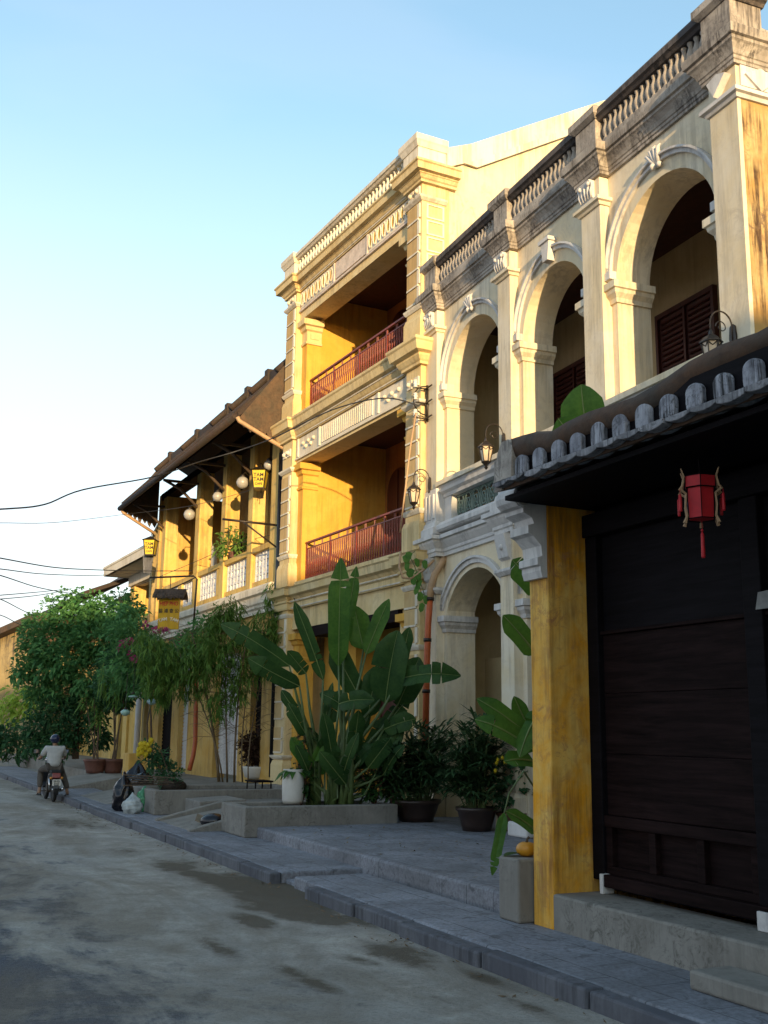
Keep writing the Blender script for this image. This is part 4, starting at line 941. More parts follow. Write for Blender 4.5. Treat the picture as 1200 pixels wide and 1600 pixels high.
# --- big-leaved clump in the near planter
O = st(16.35, 6.75, .5); Yc = O.y
fan = thing('giant_leaf_plant', 'tall clump of broad upright banana-like leaves in the stained planter', 'plant', O)
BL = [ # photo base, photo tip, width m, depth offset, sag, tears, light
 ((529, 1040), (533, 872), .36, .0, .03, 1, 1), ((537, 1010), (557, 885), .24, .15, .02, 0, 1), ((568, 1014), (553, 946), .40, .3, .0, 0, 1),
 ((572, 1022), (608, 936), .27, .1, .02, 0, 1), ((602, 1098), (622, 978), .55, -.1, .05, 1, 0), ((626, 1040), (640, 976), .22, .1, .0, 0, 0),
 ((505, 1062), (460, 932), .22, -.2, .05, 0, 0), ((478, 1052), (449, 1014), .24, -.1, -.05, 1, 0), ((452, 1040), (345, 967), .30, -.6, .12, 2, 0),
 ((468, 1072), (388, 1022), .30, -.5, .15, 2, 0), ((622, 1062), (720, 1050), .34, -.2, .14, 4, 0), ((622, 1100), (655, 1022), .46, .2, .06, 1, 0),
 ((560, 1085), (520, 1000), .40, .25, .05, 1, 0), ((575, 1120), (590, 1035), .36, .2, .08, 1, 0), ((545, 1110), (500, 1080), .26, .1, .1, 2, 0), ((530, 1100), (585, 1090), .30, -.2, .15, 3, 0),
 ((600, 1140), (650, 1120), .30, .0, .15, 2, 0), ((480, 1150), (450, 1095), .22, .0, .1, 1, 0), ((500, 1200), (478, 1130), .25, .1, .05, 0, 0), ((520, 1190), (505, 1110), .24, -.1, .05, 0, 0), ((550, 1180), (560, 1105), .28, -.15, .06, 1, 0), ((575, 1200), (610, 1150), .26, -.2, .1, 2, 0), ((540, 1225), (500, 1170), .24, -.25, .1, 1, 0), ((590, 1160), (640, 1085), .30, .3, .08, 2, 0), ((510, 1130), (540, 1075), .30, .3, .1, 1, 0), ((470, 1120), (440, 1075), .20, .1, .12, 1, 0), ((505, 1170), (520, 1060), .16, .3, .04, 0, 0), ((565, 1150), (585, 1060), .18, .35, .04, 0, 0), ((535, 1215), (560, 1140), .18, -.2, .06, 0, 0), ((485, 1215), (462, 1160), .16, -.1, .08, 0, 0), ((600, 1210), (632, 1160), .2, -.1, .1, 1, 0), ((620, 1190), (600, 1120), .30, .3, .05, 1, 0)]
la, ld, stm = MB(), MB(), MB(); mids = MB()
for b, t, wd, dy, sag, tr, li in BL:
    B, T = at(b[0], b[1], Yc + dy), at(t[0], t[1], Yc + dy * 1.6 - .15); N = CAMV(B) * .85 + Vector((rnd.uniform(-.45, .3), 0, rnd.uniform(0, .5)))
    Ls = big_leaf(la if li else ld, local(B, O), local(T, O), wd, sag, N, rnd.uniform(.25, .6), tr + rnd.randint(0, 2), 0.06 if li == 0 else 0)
    off = N.normalized() * .008; mids.tube([p + off for p in Ls], [.009 * (1 - .8 * i / len(Ls)) for i in range(len(Ls))], 5)
    gx = rnd.uniform(-.28, .30); g = Vector((gx * .9 + (-.1 if b[0] < 520 else .15), gx * -.4 + rnd.uniform(-.08, .08), 0)); mb = local(B, O)
    stm.tube([g, g * .9 + Vector((mb.x * .15, mb.y * .15, mb.z * .45)), g.lerp(mb, .7) + Vector((0, 0, mb.z * .05)), mb], [.05, .038, .024, .015], 6)
for k in range(20):                                      # young leaves crowding the foot of the clump
    gx = rnd.uniform(-.28, .6); g = Vector((gx, rnd.uniform(-.15, .3), rnd.uniform(.0, .25))); hgt = rnd.uniform(.7, 1.45)
    B = g + Vector((gx * .35 + rnd.uniform(-.12, .12), rnd.uniform(-.1, .1), hgt * .45)); T = B + Vector((gx * .35 + rnd.uniform(-.3, .3), rnd.uniform(-.2, .1), hgt * rnd.uniform(.3, .6)))
    big_leaf(ld if k % 3 else la, B, T, rnd.uniform(.12, .26), rnd.uniform(.03, .14), Vector((rnd.uniform(-.7, .7), -1, rnd.uniform(.0, .7))), rnd.uniform(.3, .7), rnd.randint(0, 3), .08); stm.tube([g * .5, g, B], [.022, .016, .008], 5)
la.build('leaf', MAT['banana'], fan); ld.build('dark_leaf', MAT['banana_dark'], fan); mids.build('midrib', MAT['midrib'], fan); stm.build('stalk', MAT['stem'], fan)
# low greenery round its foot
for lab, x, y, dy, n in (('small leafy shrub with reddish stems at the left of the giant leaves', 472, 1180, -.05, 1), ('low dark leafy plant at the foot of the giant leaves', 585, 1200, .1, 2), ('dark broad-leaved undergrowth between the giant leaf stalks and the wide lady palm', 615, 1190, .2, 2)):
    c = at(x, y, Yc + dy); base = Vector((c.x, c.y, .48)); p = thing('planter_shrub', lab, 'shrub', base)
    m, s_ = MB(), MB()
    for k in range(15):
        tip = Vector((rnd.uniform(-.36, .36), rnd.uniform(-.2, .2), rnd.uniform(.5, 1.35 if n == 1 else .9))); L = [Vector((0, 0, 0)), tip * .5 + Vector((0, 0, .12)), tip]; s_.tube(L, [.012, .009, .004], 5)
        for q in range(26):
            pt = tip * rnd.uniform(.2, 1.0); dd = rdir(-.2, .7); blade(m, pt, dd, rnd.uniform(.13, .24), .05, .5)
    m.build('leaf', MAT['banana_dark'], p); s_.build('stem', MAT['terracotta'], p)

# --- lady palms in dark pots
def lady_palm(label, loc, rad, h, r0, npl):
    p = thing('lady_palm', label, 'potted plant', loc)
    m = MB(); pot(m, r0 * .72, r0, .34); m.build('pot', MAT['dark_clay'], p)
    m, c_ = MB(), MB()
    for k in range(npl):
        a = rnd.uniform(0, 2 * pi); rr = rad * .62 * math.sqrt(rnd.random()); hh = h * rnd.uniform(.35, .92) * (1 - .25 * rr / rad)
        top = Vector((cos(a) * rr, sin(a) * rr, hh)); foot = Vector((cos(a) * rr * .5, sin(a) * rr * .5, .30)); c_.tube([foot, top], [.010, .007], 5)
        for f in range(rnd.randint(7, 10)):
            an = rnd.uniform(0, 2 * pi); q = foot.lerp(top, 1 - rnd.random() ** 1.5 * .85); out = Vector((cos(an), sin(an), rnd.uniform(.1, 1.1))).normalized(); e = q + out * rnd.uniform(.12, .30)
            c_.tube([q, e], .004, 4)
            sd_ = out.cross(Vector((0, 0, 1))).normalized()
            for j in range(8):
                an2 = R(-84 + 24 * j); blade(m, e, out * cos(an2) * 1.1 + sd_ * sin(an2) + Vector((0, 0, .35 * rnd.random())), rnd.uniform(.22, .36), .036, rnd.uniform(.1, .6), n=4)
    m.build('leaf', MAT['lady'], p); c_.build('cane', MAT['stem'], p); return p
lady_palm('wide dark lady palm in a dark pot beside the stained planter', gnd(650, 1283, .27), .84, 1.70, .38, 58)
lady_palm('narrower lady palm in a dark pot, nearest the ochre gate pier', gnd(745, 1298, .27), .52, 1.95, .29, 34)

# --- banana plant rising behind the gate pier
G0 = st(9.8, 6.75, .27); bn = thing('banana_plant', 'banana plant with broad leaves showing past and above the ochre gate pier', 'plant', G0)
m, md, ms = MB(), MB(), MB()
BN = [((838, 1022), (786, 958), .24, 11.6, .06, 0), ((845, 925), (800, 872), .30, 11.9, .05, 3), ((838, 1160), (745, 1087), .20, 11.4, .10, 0), ((832, 1152), (803, 1085), .17, 11.5, .03, 0), ((835, 1172), (742, 1120), .24, 11.3, .14, 1),
      ((922, 705), (908, 597), .52, 12.2, .05, 0), ((905, 700), (872, 652), .34, 12.1, .08, 1), ((840, 1300), (790, 1265), .14, 10.9, .1, 0), ((834, 1190), (788, 1188), .22, 11.3, .1, 1), ((846, 1110), (812, 1180), .22, 11.2, .1, 1)]
for b, t, wd, Y, sag, tr in BN:
    B, T = at(b[0], b[1], Y), at(t[0], t[1], Y - .15); N = CAMV(B) * .8 + Vector((-.3, 0, .5)); Ls = big_leaf(m, local(B, G0), local(T, G0), wd, sag, N, .4, tr, .04)
    md.tube([p + N.normalized() * .006 for p in Ls], [.015 * (1 - .8 * i / len(Ls)) for i in range(len(Ls))], 5)
    mb = local(B, G0); ms.tube([Vector((.25, .1, 0)), Vector((.25, .15, min(1.4, mb.z * .6))), mb], [.07, .05, .014], 7)
B, T = at(788, 1270, 10.2), at(769, 1368, 10.1); big_leaf(m, local(B, G0), local(T, G0), .10, .02, CAMV(B), .5, 3, 0); ms.tube([Vector((.2, 0, .1)), local(at(818, 1205, 10.4), G0), local(at(795, 1240, 10.3), G0), local(B, G0)], [.012, .010, .008, .006], 5)
m.build('leaf', MAT['banana'], bn); md.build('midrib', MAT['midrib'], bn); ms.build('stalk', MAT['stem'], bn)
# yellow-flowered pot plant near it
G1 = gnd(800, 1298, .27); yp = thing('chrysanthemum', 'small yellow-flowered pot plant half hidden by the ochre gate pier', 'potted plant', G1)
m = MB(); pot(m, .16, .22, .26); m.build('pot', MAT['terracotta'], yp)
m = MB(); leafy(m, (0, 0, .62), .34, 260, .13, (1, 1, 1), .3, .6); m.build('foliage', MAT['tree_dark'], yp)
for x, y in ((778, 1187), (785, 1184), (776, 1192), (774, 1204), (789, 1190)):
    m = MB(); q = local(at(x, y, G1.y - .75), G1)
    for k in range(40): blade(m, q, rdir(), .045, .022, .1, n=1)
    m.ball(q, .022, 8, 6); m.build('flower', MAT['yellowflower'], yp)

# --- bamboo in the long planter
O = gnd(360, 1222, .5); bb = thing('bamboo', 'tall drooping bamboo clump growing from the long planter', 'bamboo', O); Yb = O.y
m, c_ = MB(), MB()
for x0, y0, x1, y1, x2, y2, r in ((342, 1222, 335, 1120, 300, 990, .040), (355, 1222, 353, 1110, 350, 985, .026), (366, 1222, 366, 1110, 385, 1000, .030), (379, 1220, 372, 1130, 400, 1010, .022), (388, 1218, 384, 1150, 420, 1020, .018), (348, 1222, 340, 1140, 270, 1000, .022)):
    P = [local(at(x0, y0, Yb), O), local(at(x1, y1, Yb + rnd.uniform(-.2, .2)), O), local(at(x2, y2, Yb + rnd.uniform(-.6, .5)), O)]; P[0].z = 0
    Q = []
    for i in range(9):
        t = i / 8; Q.append(P[0] * (1 - t) ** 2 + P[1] * 2 * t * (1 - t) + P[2] * t * t)
    c_.tube(Q, [r * (1 - .6 * i / 8) for i in range(9)], 6)
    for i in range(3, 9):
        for k in range(7):
            g = rdir(-.2, .6); e = Q[i] + g * rnd.uniform(.3, .9); c_.tube([Q[i], Q[i].lerp(e, .6) + Vector((0, 0, .08)), e], .004, 4)
for x, y, dy, rr, n in ((262, 1035, -.3, .42, 60), (240, 1060, -.2, .35, 42), (315, 1018, 0, .5, 80), (345, 985, .2, .45, 60), (330, 1030, -.4, .5, 90), (385, 1010, 0, .45, 70), (290, 1060, -.2, .45, 70), (370, 1060, -.1, .42, 60), (410, 1030, .2, .4, 46), (425, 960, .1, .35, 22), (250, 1085, 0, .25, 24), (345, 1090, -.2, .4, 36), (432, 925, .2, .25, 14), (415, 985, .1, .4, 40), (440, 1000, .2, .35, 26), (230, 1010, -.3, .4, 46), (345, 965, .1, .35, 36), (360, 955, .1, .35, 30)):
    c = local(at(x, y, Yb + dy), O)
    for k in range(int(n * 1.7)):
        q = c + rdir() * rr * 1.15 * rnd.random() ** .45; g = Vector((rnd.uniform(-1, 1), rnd.uniform(-1, 1), rnd.uniform(-.7, .4))).normalized(); sp = q + g * .16
        for j in range(7): blade(m, q.lerp(sp, j / 6), (g * .9 + rdir() * .9 + Vector((0, 0, -.12))), rnd.uniform(.14, .28), .026, rnd.uniform(.1, .6))
m.build('foliage', MAT['bamboo_leaf'], bb); c_.build('cane', MAT['cane'], bb)

# --- trees and shrubs along the far pavement
def tree(name, label, cat, base, clumps, mat, size, trunks, asp=.5, droop=.35, extra=None):
    O = Vector(base); p = thing(name, label, cat, O); m = MB()
    for x, y, Y, r, n in clumps: leafy(m, local(at(x, y, Y), O), r, int(n * 1.85), size * 1.2 * rnd.uniform(.85, 1.2), (1, 1, .85), droop, asp)
    m.build('crown', MAT[mat], p)
    m = MB()
    for pts, r in trunks: m.tube([local(at(x, y, Y), O) for x, y, Y in pts], [r * (1 - .6 * i / (len(pts) - 1)) for i in range(len(pts))], 7)
    if trunks: m.build('trunk', MAT['bark'], p)
    if extra: extra(p, O)
    return p
Yt = 36.5
tree('street_tree', 'dense green tree over the far pavement in front of the flat-roofed house', 'tree', gnd(118, 1186, .3),
     [(75, 1000, Yt, .8, 420), (110, 970, Yt, .75, 420), (130, 945, Yt + .5, .55, 260), (165, 960, Yt, .7, 330), (60, 970, Yt, .42, 130), (150, 1000, Yt - .5, .9, 520), (100, 1030, Yt - .5, .95, 560), (65, 1045, Yt, .6, 300), (140, 1050, Yt - .8, .95, 560), (185, 1000, Yt - .6, .8, 420), (190, 1045, Yt - .8, .7, 360), (200, 965, Yt - .3, .5, 180), (95, 1075, Yt, .7, 330), (75, 945, Yt, .3, 60), (48, 1015, Yt, .5, 170), (42, 985, Yt + 1, .35, 90), (38, 1045, Yt, .45, 150), (60, 1075, Yt, .5, 170), (205, 1010, Yt - .8, .6, 220), (215, 1050, Yt - 1, .55, 200), (105, 935, Yt, .3, 60)],
     'tree', .17, [([(118, 1186, Yt), (120, 1130, Yt), (110, 1050, Yt)], .12), ([(120, 1130, Yt), (150, 1060, Yt), (170, 1000, Yt)], .08)])
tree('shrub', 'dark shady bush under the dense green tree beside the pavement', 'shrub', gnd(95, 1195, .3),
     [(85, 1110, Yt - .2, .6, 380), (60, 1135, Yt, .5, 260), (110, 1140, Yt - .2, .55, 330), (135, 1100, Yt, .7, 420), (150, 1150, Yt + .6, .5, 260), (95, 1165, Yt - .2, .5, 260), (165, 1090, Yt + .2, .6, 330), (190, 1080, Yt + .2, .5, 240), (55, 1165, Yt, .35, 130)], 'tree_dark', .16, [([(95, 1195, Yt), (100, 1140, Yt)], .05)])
def flowers(spec, mat, size, name='flower'):
    def f(p, O):
        for x, y, Y, r, n in spec: m = MB(); leafy(m, local(at(x, y, Y), O), r, n, size, (1, 1, .7), .1, .9, .1); m.build(name, MAT[mat], p)
    return f
Yg = 29.0
tree('bougainvillea', 'bougainvillea with pink flowers trained along under the thatched signboard', 'shrub', gnd(238, 1208, .3),
     [(205, 990, Yg, .5, 240), (262, 1025, Yg, .5, 200), (300, 1005, Yg - 1, .5, 180), (320, 980, Yg - 1, .4, 120), (225, 1065, Yg, .45, 160), (195, 945, Yg + 2, .45, 120), (240, 1022, Yg, .5, 240), (205, 1030, Yg, .6, 300), (235, 1045, Yg + .3, .5, 240), (275, 1025, Yg, .4, 160), (185, 985, Yg + 1, .4, 150), (205, 958, Yg + 1, .32, 90), (298, 1000, Yg, .3, 90), (180, 1060, Yg + 1, .45, 160)], 'tree', .14,
     [([(238, 1208, Yg), (236, 1120, Yg), (228, 1040, Yg)], .035), ([(233, 1206, Yg), (230, 1130, Yg), (245, 1040, Yg)], .03)],
     extra=flowers([(205, 1003, Yg - .5, .14, 40), (195, 1000, Yg - .5, .12, 30), (256, 990, Yg - .5, .18, 60), (246, 985, Yg - .5, .12, 30), (275, 998, Yg - .5, .12, 36), (208, 1026, Yg - .6, .16, 50), (228, 980, Yg - .4, .10, 20), (186, 1012, Yg - .3, .08, 14)], 'pinkflower', .085))
def vine_extra(p, O):
    m = MB()
    for k in range(70):
        x = rnd.uniform(158, 200); y = rnd.uniform(1035, 1060); q = local(at(x, y, 32 + rnd.uniform(-.4, .4)), O); blade(m, q, Vector((rnd.uniform(-.2, .2), rnd.uniform(-.2, .2), -1)), rnd.uniform(.5, 1.1), .05, .0)
    m.build('hanging_strand', MAT['bamboo_leaf'], p)
tree('hanging_creeper', 'creeper with hanging strands in the dark gap left of the bamboo', 'creeper', gnd(180, 1200, .4), [(175, 1040, 32.3, .5, 240), (195, 1055, 32.3, .4, 160), (165, 1075, 32.5, .45, 160), (205, 1075, 32.3, .4, 140), (185, 1090, 32.6, .4, 110)], 'tree_dark', .15, [([(180, 1200, 32.3), (178, 1110, 32.3), (176, 1040, 32.3)], .03)], extra=vine_extra)
# dracaenas in two clay pots
for lab, x, y, hx, hy, r in (('sparse strap-leaved plant in the round brown pot farther left', 148, 1208, 148, 1105, .30), ('bare-stemmed plant in the reddish pot beside the yellow block', 176, 1208, 180, 1090, .28)):
    b = gnd(x, y, .38); Y = b.y; p = thing('potted_dracaena', lab, 'potted plant', b)
    m = MB(); pot(m, r * .8, r * 1.1, .40); m.build('pot', MAT['terracotta'], p)
    m, s_ = MB(), MB()
    for k in range(4):
        tp = local(at(hx + rnd.uniform(-16, 16), hy + rnd.uniform(-18, 26), Y), b); s_.tube([Vector((rnd.uniform(-.08, .08), 0, .35)), tp * .5 + Vector((0, 0, .15)), tp], [.025, .02, .015], 5)
        for j in range(34 if x < 160 else 16): blade(m, tp - Vector((0, 0, rnd.random() * .35)), rdir(-.2, .9), rnd.uniform(.3, .5), .05, rnd.uniform(.3, .9))
    m.build('leaf', MAT['bamboo_leaf'], p); s_.build('stem', MAT['bark'], p)
# pale sapling at the left edge
b = gnd(27, 1192, .12); Y = b.y; sp_ = thing('sapling', 'young tree with big pale green leaves and a thin stake-like trunk at the left edge', 'tree', b)
m = MB()
for x, y, r, n in ((40, 1078, .5, 70), (15, 1105, .55, 80), (52, 1100, .55, 90), (0, 1110, .5, 60), (60, 1075, .35, 36), (35, 1110, .5, 70)): leafy(m, local(at(x, y, Y), b), r, n, .36, (1, 1, .6), .5, .45, .1)
m.build('crown', MAT['lime'], sp_)
m = MB(); L = [local(at(x, y, Y), b) for x, y in ((27, 1192), (26, 1150), (27, 1118), (33, 1095))]; m.tube(L, [.04, .035, .03, .02], 6); m.tube([L[2], local(at(10, 1100, Y), b)], [.025, .015], 5); m.tube([L[2], local(at(52, 1092, Y), b)], [.025, .015], 5); m.build('trunk', MAT['cane'], sp_)
tree('shrub', 'low olive shrub against the old wall behind the pale sapling', 'shrub', gnd(10, 1190, .1), [(5, 1150, 46, .7, 200), (30, 1165, 46, .7, 200), (-15, 1160, 46, .8, 200)], 'tree_dark', .2, [([(10, 1190, 46), (12, 1165, 46)], .04)])
# dark round bush in a white bowl
b = gnd(401, 1217, .5); Y = b.y; p = thing('bowl_shrub', 'dense dark maroon bush in a pale bowl pot on the planter end', 'potted plant', b)
m = MB(); m.lathe([(.2, 0), (.30, .05), (.37, .26), (.37, .30), (.33, .30), (.32, .22)], (0, 0, 0), 20); m.build('pot', MAT['white_ceramic'], p)
m = MB()
for x, y, r in ((392, 1175, .33), (415, 1172, .33), (402, 1160, .38), (400, 1185, .36), (418, 1155, .2), (388, 1160, .2)): leafy(m, local(at(x, y, Y), b), r, 420, .09, (1, 1, 1), .2, .55)
m.build('foliage', MAT['maroon'], p)
# yellow-blossomed shrub lying over
b = gnd(268, 1232, .5); Y = b.y; p = thing('yellow_blossom_shrub', 'uprooted shrub with yellow flowers lying tilted on the long planter', 'shrub', b)
m = MB()
for x, y, r, n in ((238, 1178, .22, 160), (250, 1195, .26, 220), (262, 1210, .24, 200), (232, 1190, .16, 90), (272, 1218, .2, 120)): leafy(m, local(at(x, y, Y), b), r, n, .11, (1, 1, 1), .2, .45)
m.build('foliage', MAT['tree_dark'], p)
m = MB(); m.tube([(0, 0, 0), local(at(250, 1200, Y), b), local(at(226, 1165, Y), b)], [.025, .018, .008], 6); m.tube([(.05, 0, 0), local(at(250, 1170, Y - .2), b)], [.012, .01], 5); m.build('stem', MAT['bark'], p)
m = MB(); m.ball((.02, 0, .05), .24, 12, 8, (1.2, 1, .6)); m.build('root_ball', MAT['soil'], p)
for x, y in ((219, 1163), (226, 1162), (218, 1170), (228, 1169), (222, 1175), (232, 1164), (217, 1178), (236, 1157), (227, 1179), (223, 1168), (216, 1173), (233, 1172)):
    m = MB(); q = local(at(x + rnd.uniform(-1, 1), y, Y - .25), b)
    for k in range(22): blade(m, q, rdir(), .10, .06, .1, n=1)
    m.ball(q, .055, 8, 6); m.build('flower', MAT['yellowflower'], p)
# climber on the corner between the two big houses
b = at(655, 935, 19.15); p = thing('climbing_plant', 'small heart-leaved climber on the house corner below the iron lantern', 'climber', b)
m, s_ = MB(), MB(); pts = [(668, 950), (662, 925), (655, 905), (648, 885), (640, 868), (650, 860)]; L = [local(at(x, y, 19.1), b) for x, y in pts]; s_.tube(L, .008, 5)
for x, y, wd in ((634, 866, .17), (640, 862, .15), (643, 888, .17), (652, 893, .15), (637, 878, .12), (657, 905, .14), (650, 872, .13), (658, 925, .15), (664, 930, .13), (654, 915, .13), (663, 875, .12), (646, 900, .14), (660, 942, .12)):
    B = local(at(x, y, 18.95), b); T = B + Vector((rnd.uniform(-.08, .08), -.03, -.20)); big_leaf(m, B, B + (T - B) * .85, wd * .8, .06, Vector((rnd.uniform(-.6, .6), -1, rnd.uniform(-.2, .6))), .2, 0, 0, 6)
m.build('leaf', MAT['fresh'], p); s_.build('stem', MAT['stem'], p)
# plants on the gallery parapet
b = THM @ Vector((-4.2, .15, 6.30)); p = thing('parapet_plant', 'green pot plant standing on the upper gallery parapet of the cafe house', 'potted plant', b)
m = MB(); pot(m, .10, .14, .2); m.build('pot', MAT['terracotta'], p); m = MB(); leafy(m, (0, 0, .45), .42, 220, .2, (1.2, 1, .8), .3, .35); m.build('foliage', MAT['bamboo_leaf'], p)
b = FHM_ = FHO + (Matrix.Rotation(FH_RZ, 3, 'Z') @ Vector((-3.0, 1.1, 6.1))); p = thing('balcony_plant', 'untidy plant with red flowers on the flat-roofed house balcony', 'potted plant', b)
m = MB(); pot(m, .14, .2, .25); m.build('pot', MAT['terracotta'], p); m = MB(); leafy(m, (.2, 0, .4), .5, 200, .17, (1.6, .7, .6)); m.build('foliage', MAT['tree_dark'], p); m = MB(); leafy(m, (.3, -.3, .55), .3, 50, .12, (1.4, .7, .5), .1, .9); m.build('flower', MAT['red_cloth'], p)
# ================================================================== LAMPS, SIGNS, PIPES, WIRES
def wall_lantern(label, Mx, x, y0, z):
    """iron coach lantern hanging from a gooseneck on a wall plate; local y = into the wall"""
    o = Mx @ Vector((x, y0, z)); rz = Mx.to_euler().z
    p = thing('wall_lantern', label, 'lantern', o, rz, 'iron wall lanterns on the arcaded house'); p.scale = (.84, .80, .84)
    m = MB(); m.prism([(-.05, -.16), (.05, -.16), (.07, 0), (.05, .16), (0, .2), (-.05, .16), (-.07, 0)], 'y', -.03, -.003); m.build('wall_plate', MAT['iron'], p)
    m = MB(); L = [Vector((0, -.03, -.08))]
    for a in range(0, 181, 15): L.append(Vector((0, -.22 + .19 * cos(R(a)), .16 + .19 * sin(R(a)))))
    L += [Vector((0, -.41, .10)), Vector((0, -.41, .02))]; m.tube(L, .012, 6)
    L = [Vector((0, -.22 - .005 * k / 3 * cos(R(k * 30)) - (.10 - k * .006) * cos(R(k * 30)), .12 + (.10 - k * .006) * sin(R(k * 30)))) for k in range(14)]; m.tube(L, .008, 5); m.build('gooseneck', MAT['iron'], p)
    c = Vector((0, -.41, 0)); m = MB()
    m.lathe([(.012, .06), (.03, .02), (.035, -.01), (.10, -.05), (.145, -.10), (.165, -.115), (.165, -.13), (.02, -.131)], c, 6, False)
    m.lathe([(.085, -.40), (.10, -.41), (.085, -.43), (.04, -.47), (.025, -.50), (.04, -.52), (.008, -.56)], c, 6, False)
    for k in range(6):
        a = 2 * pi * k / 6; m.tube([c + Vector((.14 * cos(a), .14 * sin(a), -.13)), c + Vector((.085 * cos(a), .085 * sin(a), -.40))], .011, 4)
        m.tube([c + Vector((.138 * cos(a), .138 * sin(a), -.135)), c + Vector((.10 * cos(a + pi / 6), .10 * sin(a + pi / 6), -.19)), c + Vector((.138 * cos(a + pi / 3), .138 * sin(a + pi / 3), -.135))], .009, 4)
    m.build('lantern_frame', MAT['iron'], p)
    m = MB(); m.lathe([(.128, -.131), (.076, -.398)], c, 6, False); m.build('glass', MAT['glass_lamp'], p)
    return p
wall_lantern('iron wall lantern on the left end pilaster, beside the red balcony rail', RBM, .30, -.001, 6.10)
wall_lantern('iron wall lantern on the second pilaster, just above the left tip of the gate roof', RBM, 3.12, -.001, 6.22)
wall_lantern('iron wall lantern on the near corner pilaster, half hidden by the gate roof ridge', RBM, 8.55, -.001, 6.12)
# electrical rack with insulators
o = RBM @ Vector((.25, -.003, 7.7)); p = thing('insulator_rack', 'electrical wall bracket with porcelain insulators high on the corner between the two big houses', 'wall bracket', o, RB_RZ)
m = MB(); m.tube([(-.05, -.02, -.35), (-.05, -.02, .35)], .025, 6)
for z in (-.30, 0, .28): m.tube([(-.12, -.05, z), (.22, -.05, z)], .016, 5); m.tube([(-.05, -.02, z), (-.05, -.26, z)], .016, 5)
L = [Vector((-.05, -.05 - .25 * sin(R(a)), .05 + .28 * cos(R(a)))) for a in range(0, 181, 20)]; m.tube(L, .014, 5); m.build('bracket', MAT['iron'], p)
for z in (-.22, .10, .34):
    m = MB(); m.lathe([(.03, -.06), (.05, -.05), (.03, -.02), (.05, .01), (.03, .04), (.045, .06), (.02, .08)], (-.05, -.26, z), 10); m.build('insulator', MAT['white_ceramic'], p)
m = MB(); L = [at(650, 645, 19.1), at(641, 700, 19.05), at(634, 760, 19.0), at(625, 832, 19.0)]; m.tube(L, .018, 6); tag(m.build('pole', MAT['pipe_cream']), 'slender cream pole leaning from the insulator bracket down to the lower balcony rail', 'pole')
# corner drain: cream bend over orange pipe
P0 = at(697, 868, 19.0); p = thing('drain_pipe', 'orange drain pipe with a cream bend on the corner of the arcaded house', 'drain pipe', P0)
def offs(L, o): return [Vector(q) - Vector(o) for q in L]
m = MB(); m.tube(offs([at(697, 868, 19.0), at(690, 880, 18.95), at(679, 898, 18.95), at(673, 918, 18.95), at(672, 938, 18.95)], P0), .065, 8); m.build('bend', MAT['pipe_cream'], p)
m = MB(); m.tube(offs([at(672, 934, 18.95), at(669, 975, 18.95), at(667, 1040, 18.95), at(664, 1200, 18.95)], P0), .058, 8); m.build('pipe', MAT['orange_pipe'], p)
m = MB()
for x, y in ((672, 936), (668, 1000), (666, 1080)): m.lathe([(.072, -.03), (.072, .03)], Vector(at(x, y, 18.95)) - P0, 8)
m.build('clip', MAT['iron'], p)
P0 = at(625, 862, 19.1); m = MB(); m.tube(offs([at(626, 862, 19.1), at(624, 885, 19.0), at(629, 902, 18.95), at(642, 904, 18.95), at(660, 892, 18.95), at(678, 875, 18.95)], P0), .024, 6); q = m.build('conduit', MAT['pipe_cream']); q.location = P0; tag(q, 'looped pale conduit among the climber leaves on the house corner', 'conduit')
m = MB(); P0 = at(305, 1070, 28.9); m.tube(offs([at(306, 1060, 28.9), at(306, 1110, 28.9), at(305, 1160, 28.9), at(302, 1180, 28.8), at(296, 1203, 28.6)], P0), .06, 8); q = m.build('orange_downpipe', MAT['orange_pipe']); q.location = P0; tag(q, 'orange downpipe with a kinked foot on the cafe house wall, behind the bamboo', 'drain pipe')

# --- text
def text_mesh(s, size, mat, parent, loc, rot, name='lettering', ext=.004, spacing=1.0, xs=1.0):
    cu = bpy.data.curves.new('text', 'FONT'); cu.body = s; cu.size = size; cu.extrude = ext; cu.align_x = 'CENTER'; cu.align_y = 'CENTER'; cu.space_line = .95; cu.space_character = spacing
    cu.offset = size * .014
    t = bpy.data.objects.new('text', cu); COL.objects.link(t); bpy.context.view_layer.update()
    me = bpy.data.meshes.new_from_object(t.evaluated_get(bpy.context.evaluated_depsgraph_get())); bpy.data.objects.remove(t)
    me.materials.clear(); me.materials.append(mat); o = bpy.data.objects.new(name, me); COL.objects.link(o); o.parent = parent; o.location = loc; o.rotation_euler = rot; o.scale = (xs, 1, 1); return o
MAT['sign_yellow'] = flat('sign_yellow', (.62, .44, .02), .5, .12, 6)
MAT['ink'] = flat('sign_black', (.012, .012, .012), .6, .1)
MAT['sign_red'] = flat('sign_red', (.5, .012, .012), .6, .1)
MAT['sign_ochre'] = plaster('sign_ochre', (.55, .32, .015), (.60, .38, .03), (.2, .1, .02), .3, .1)
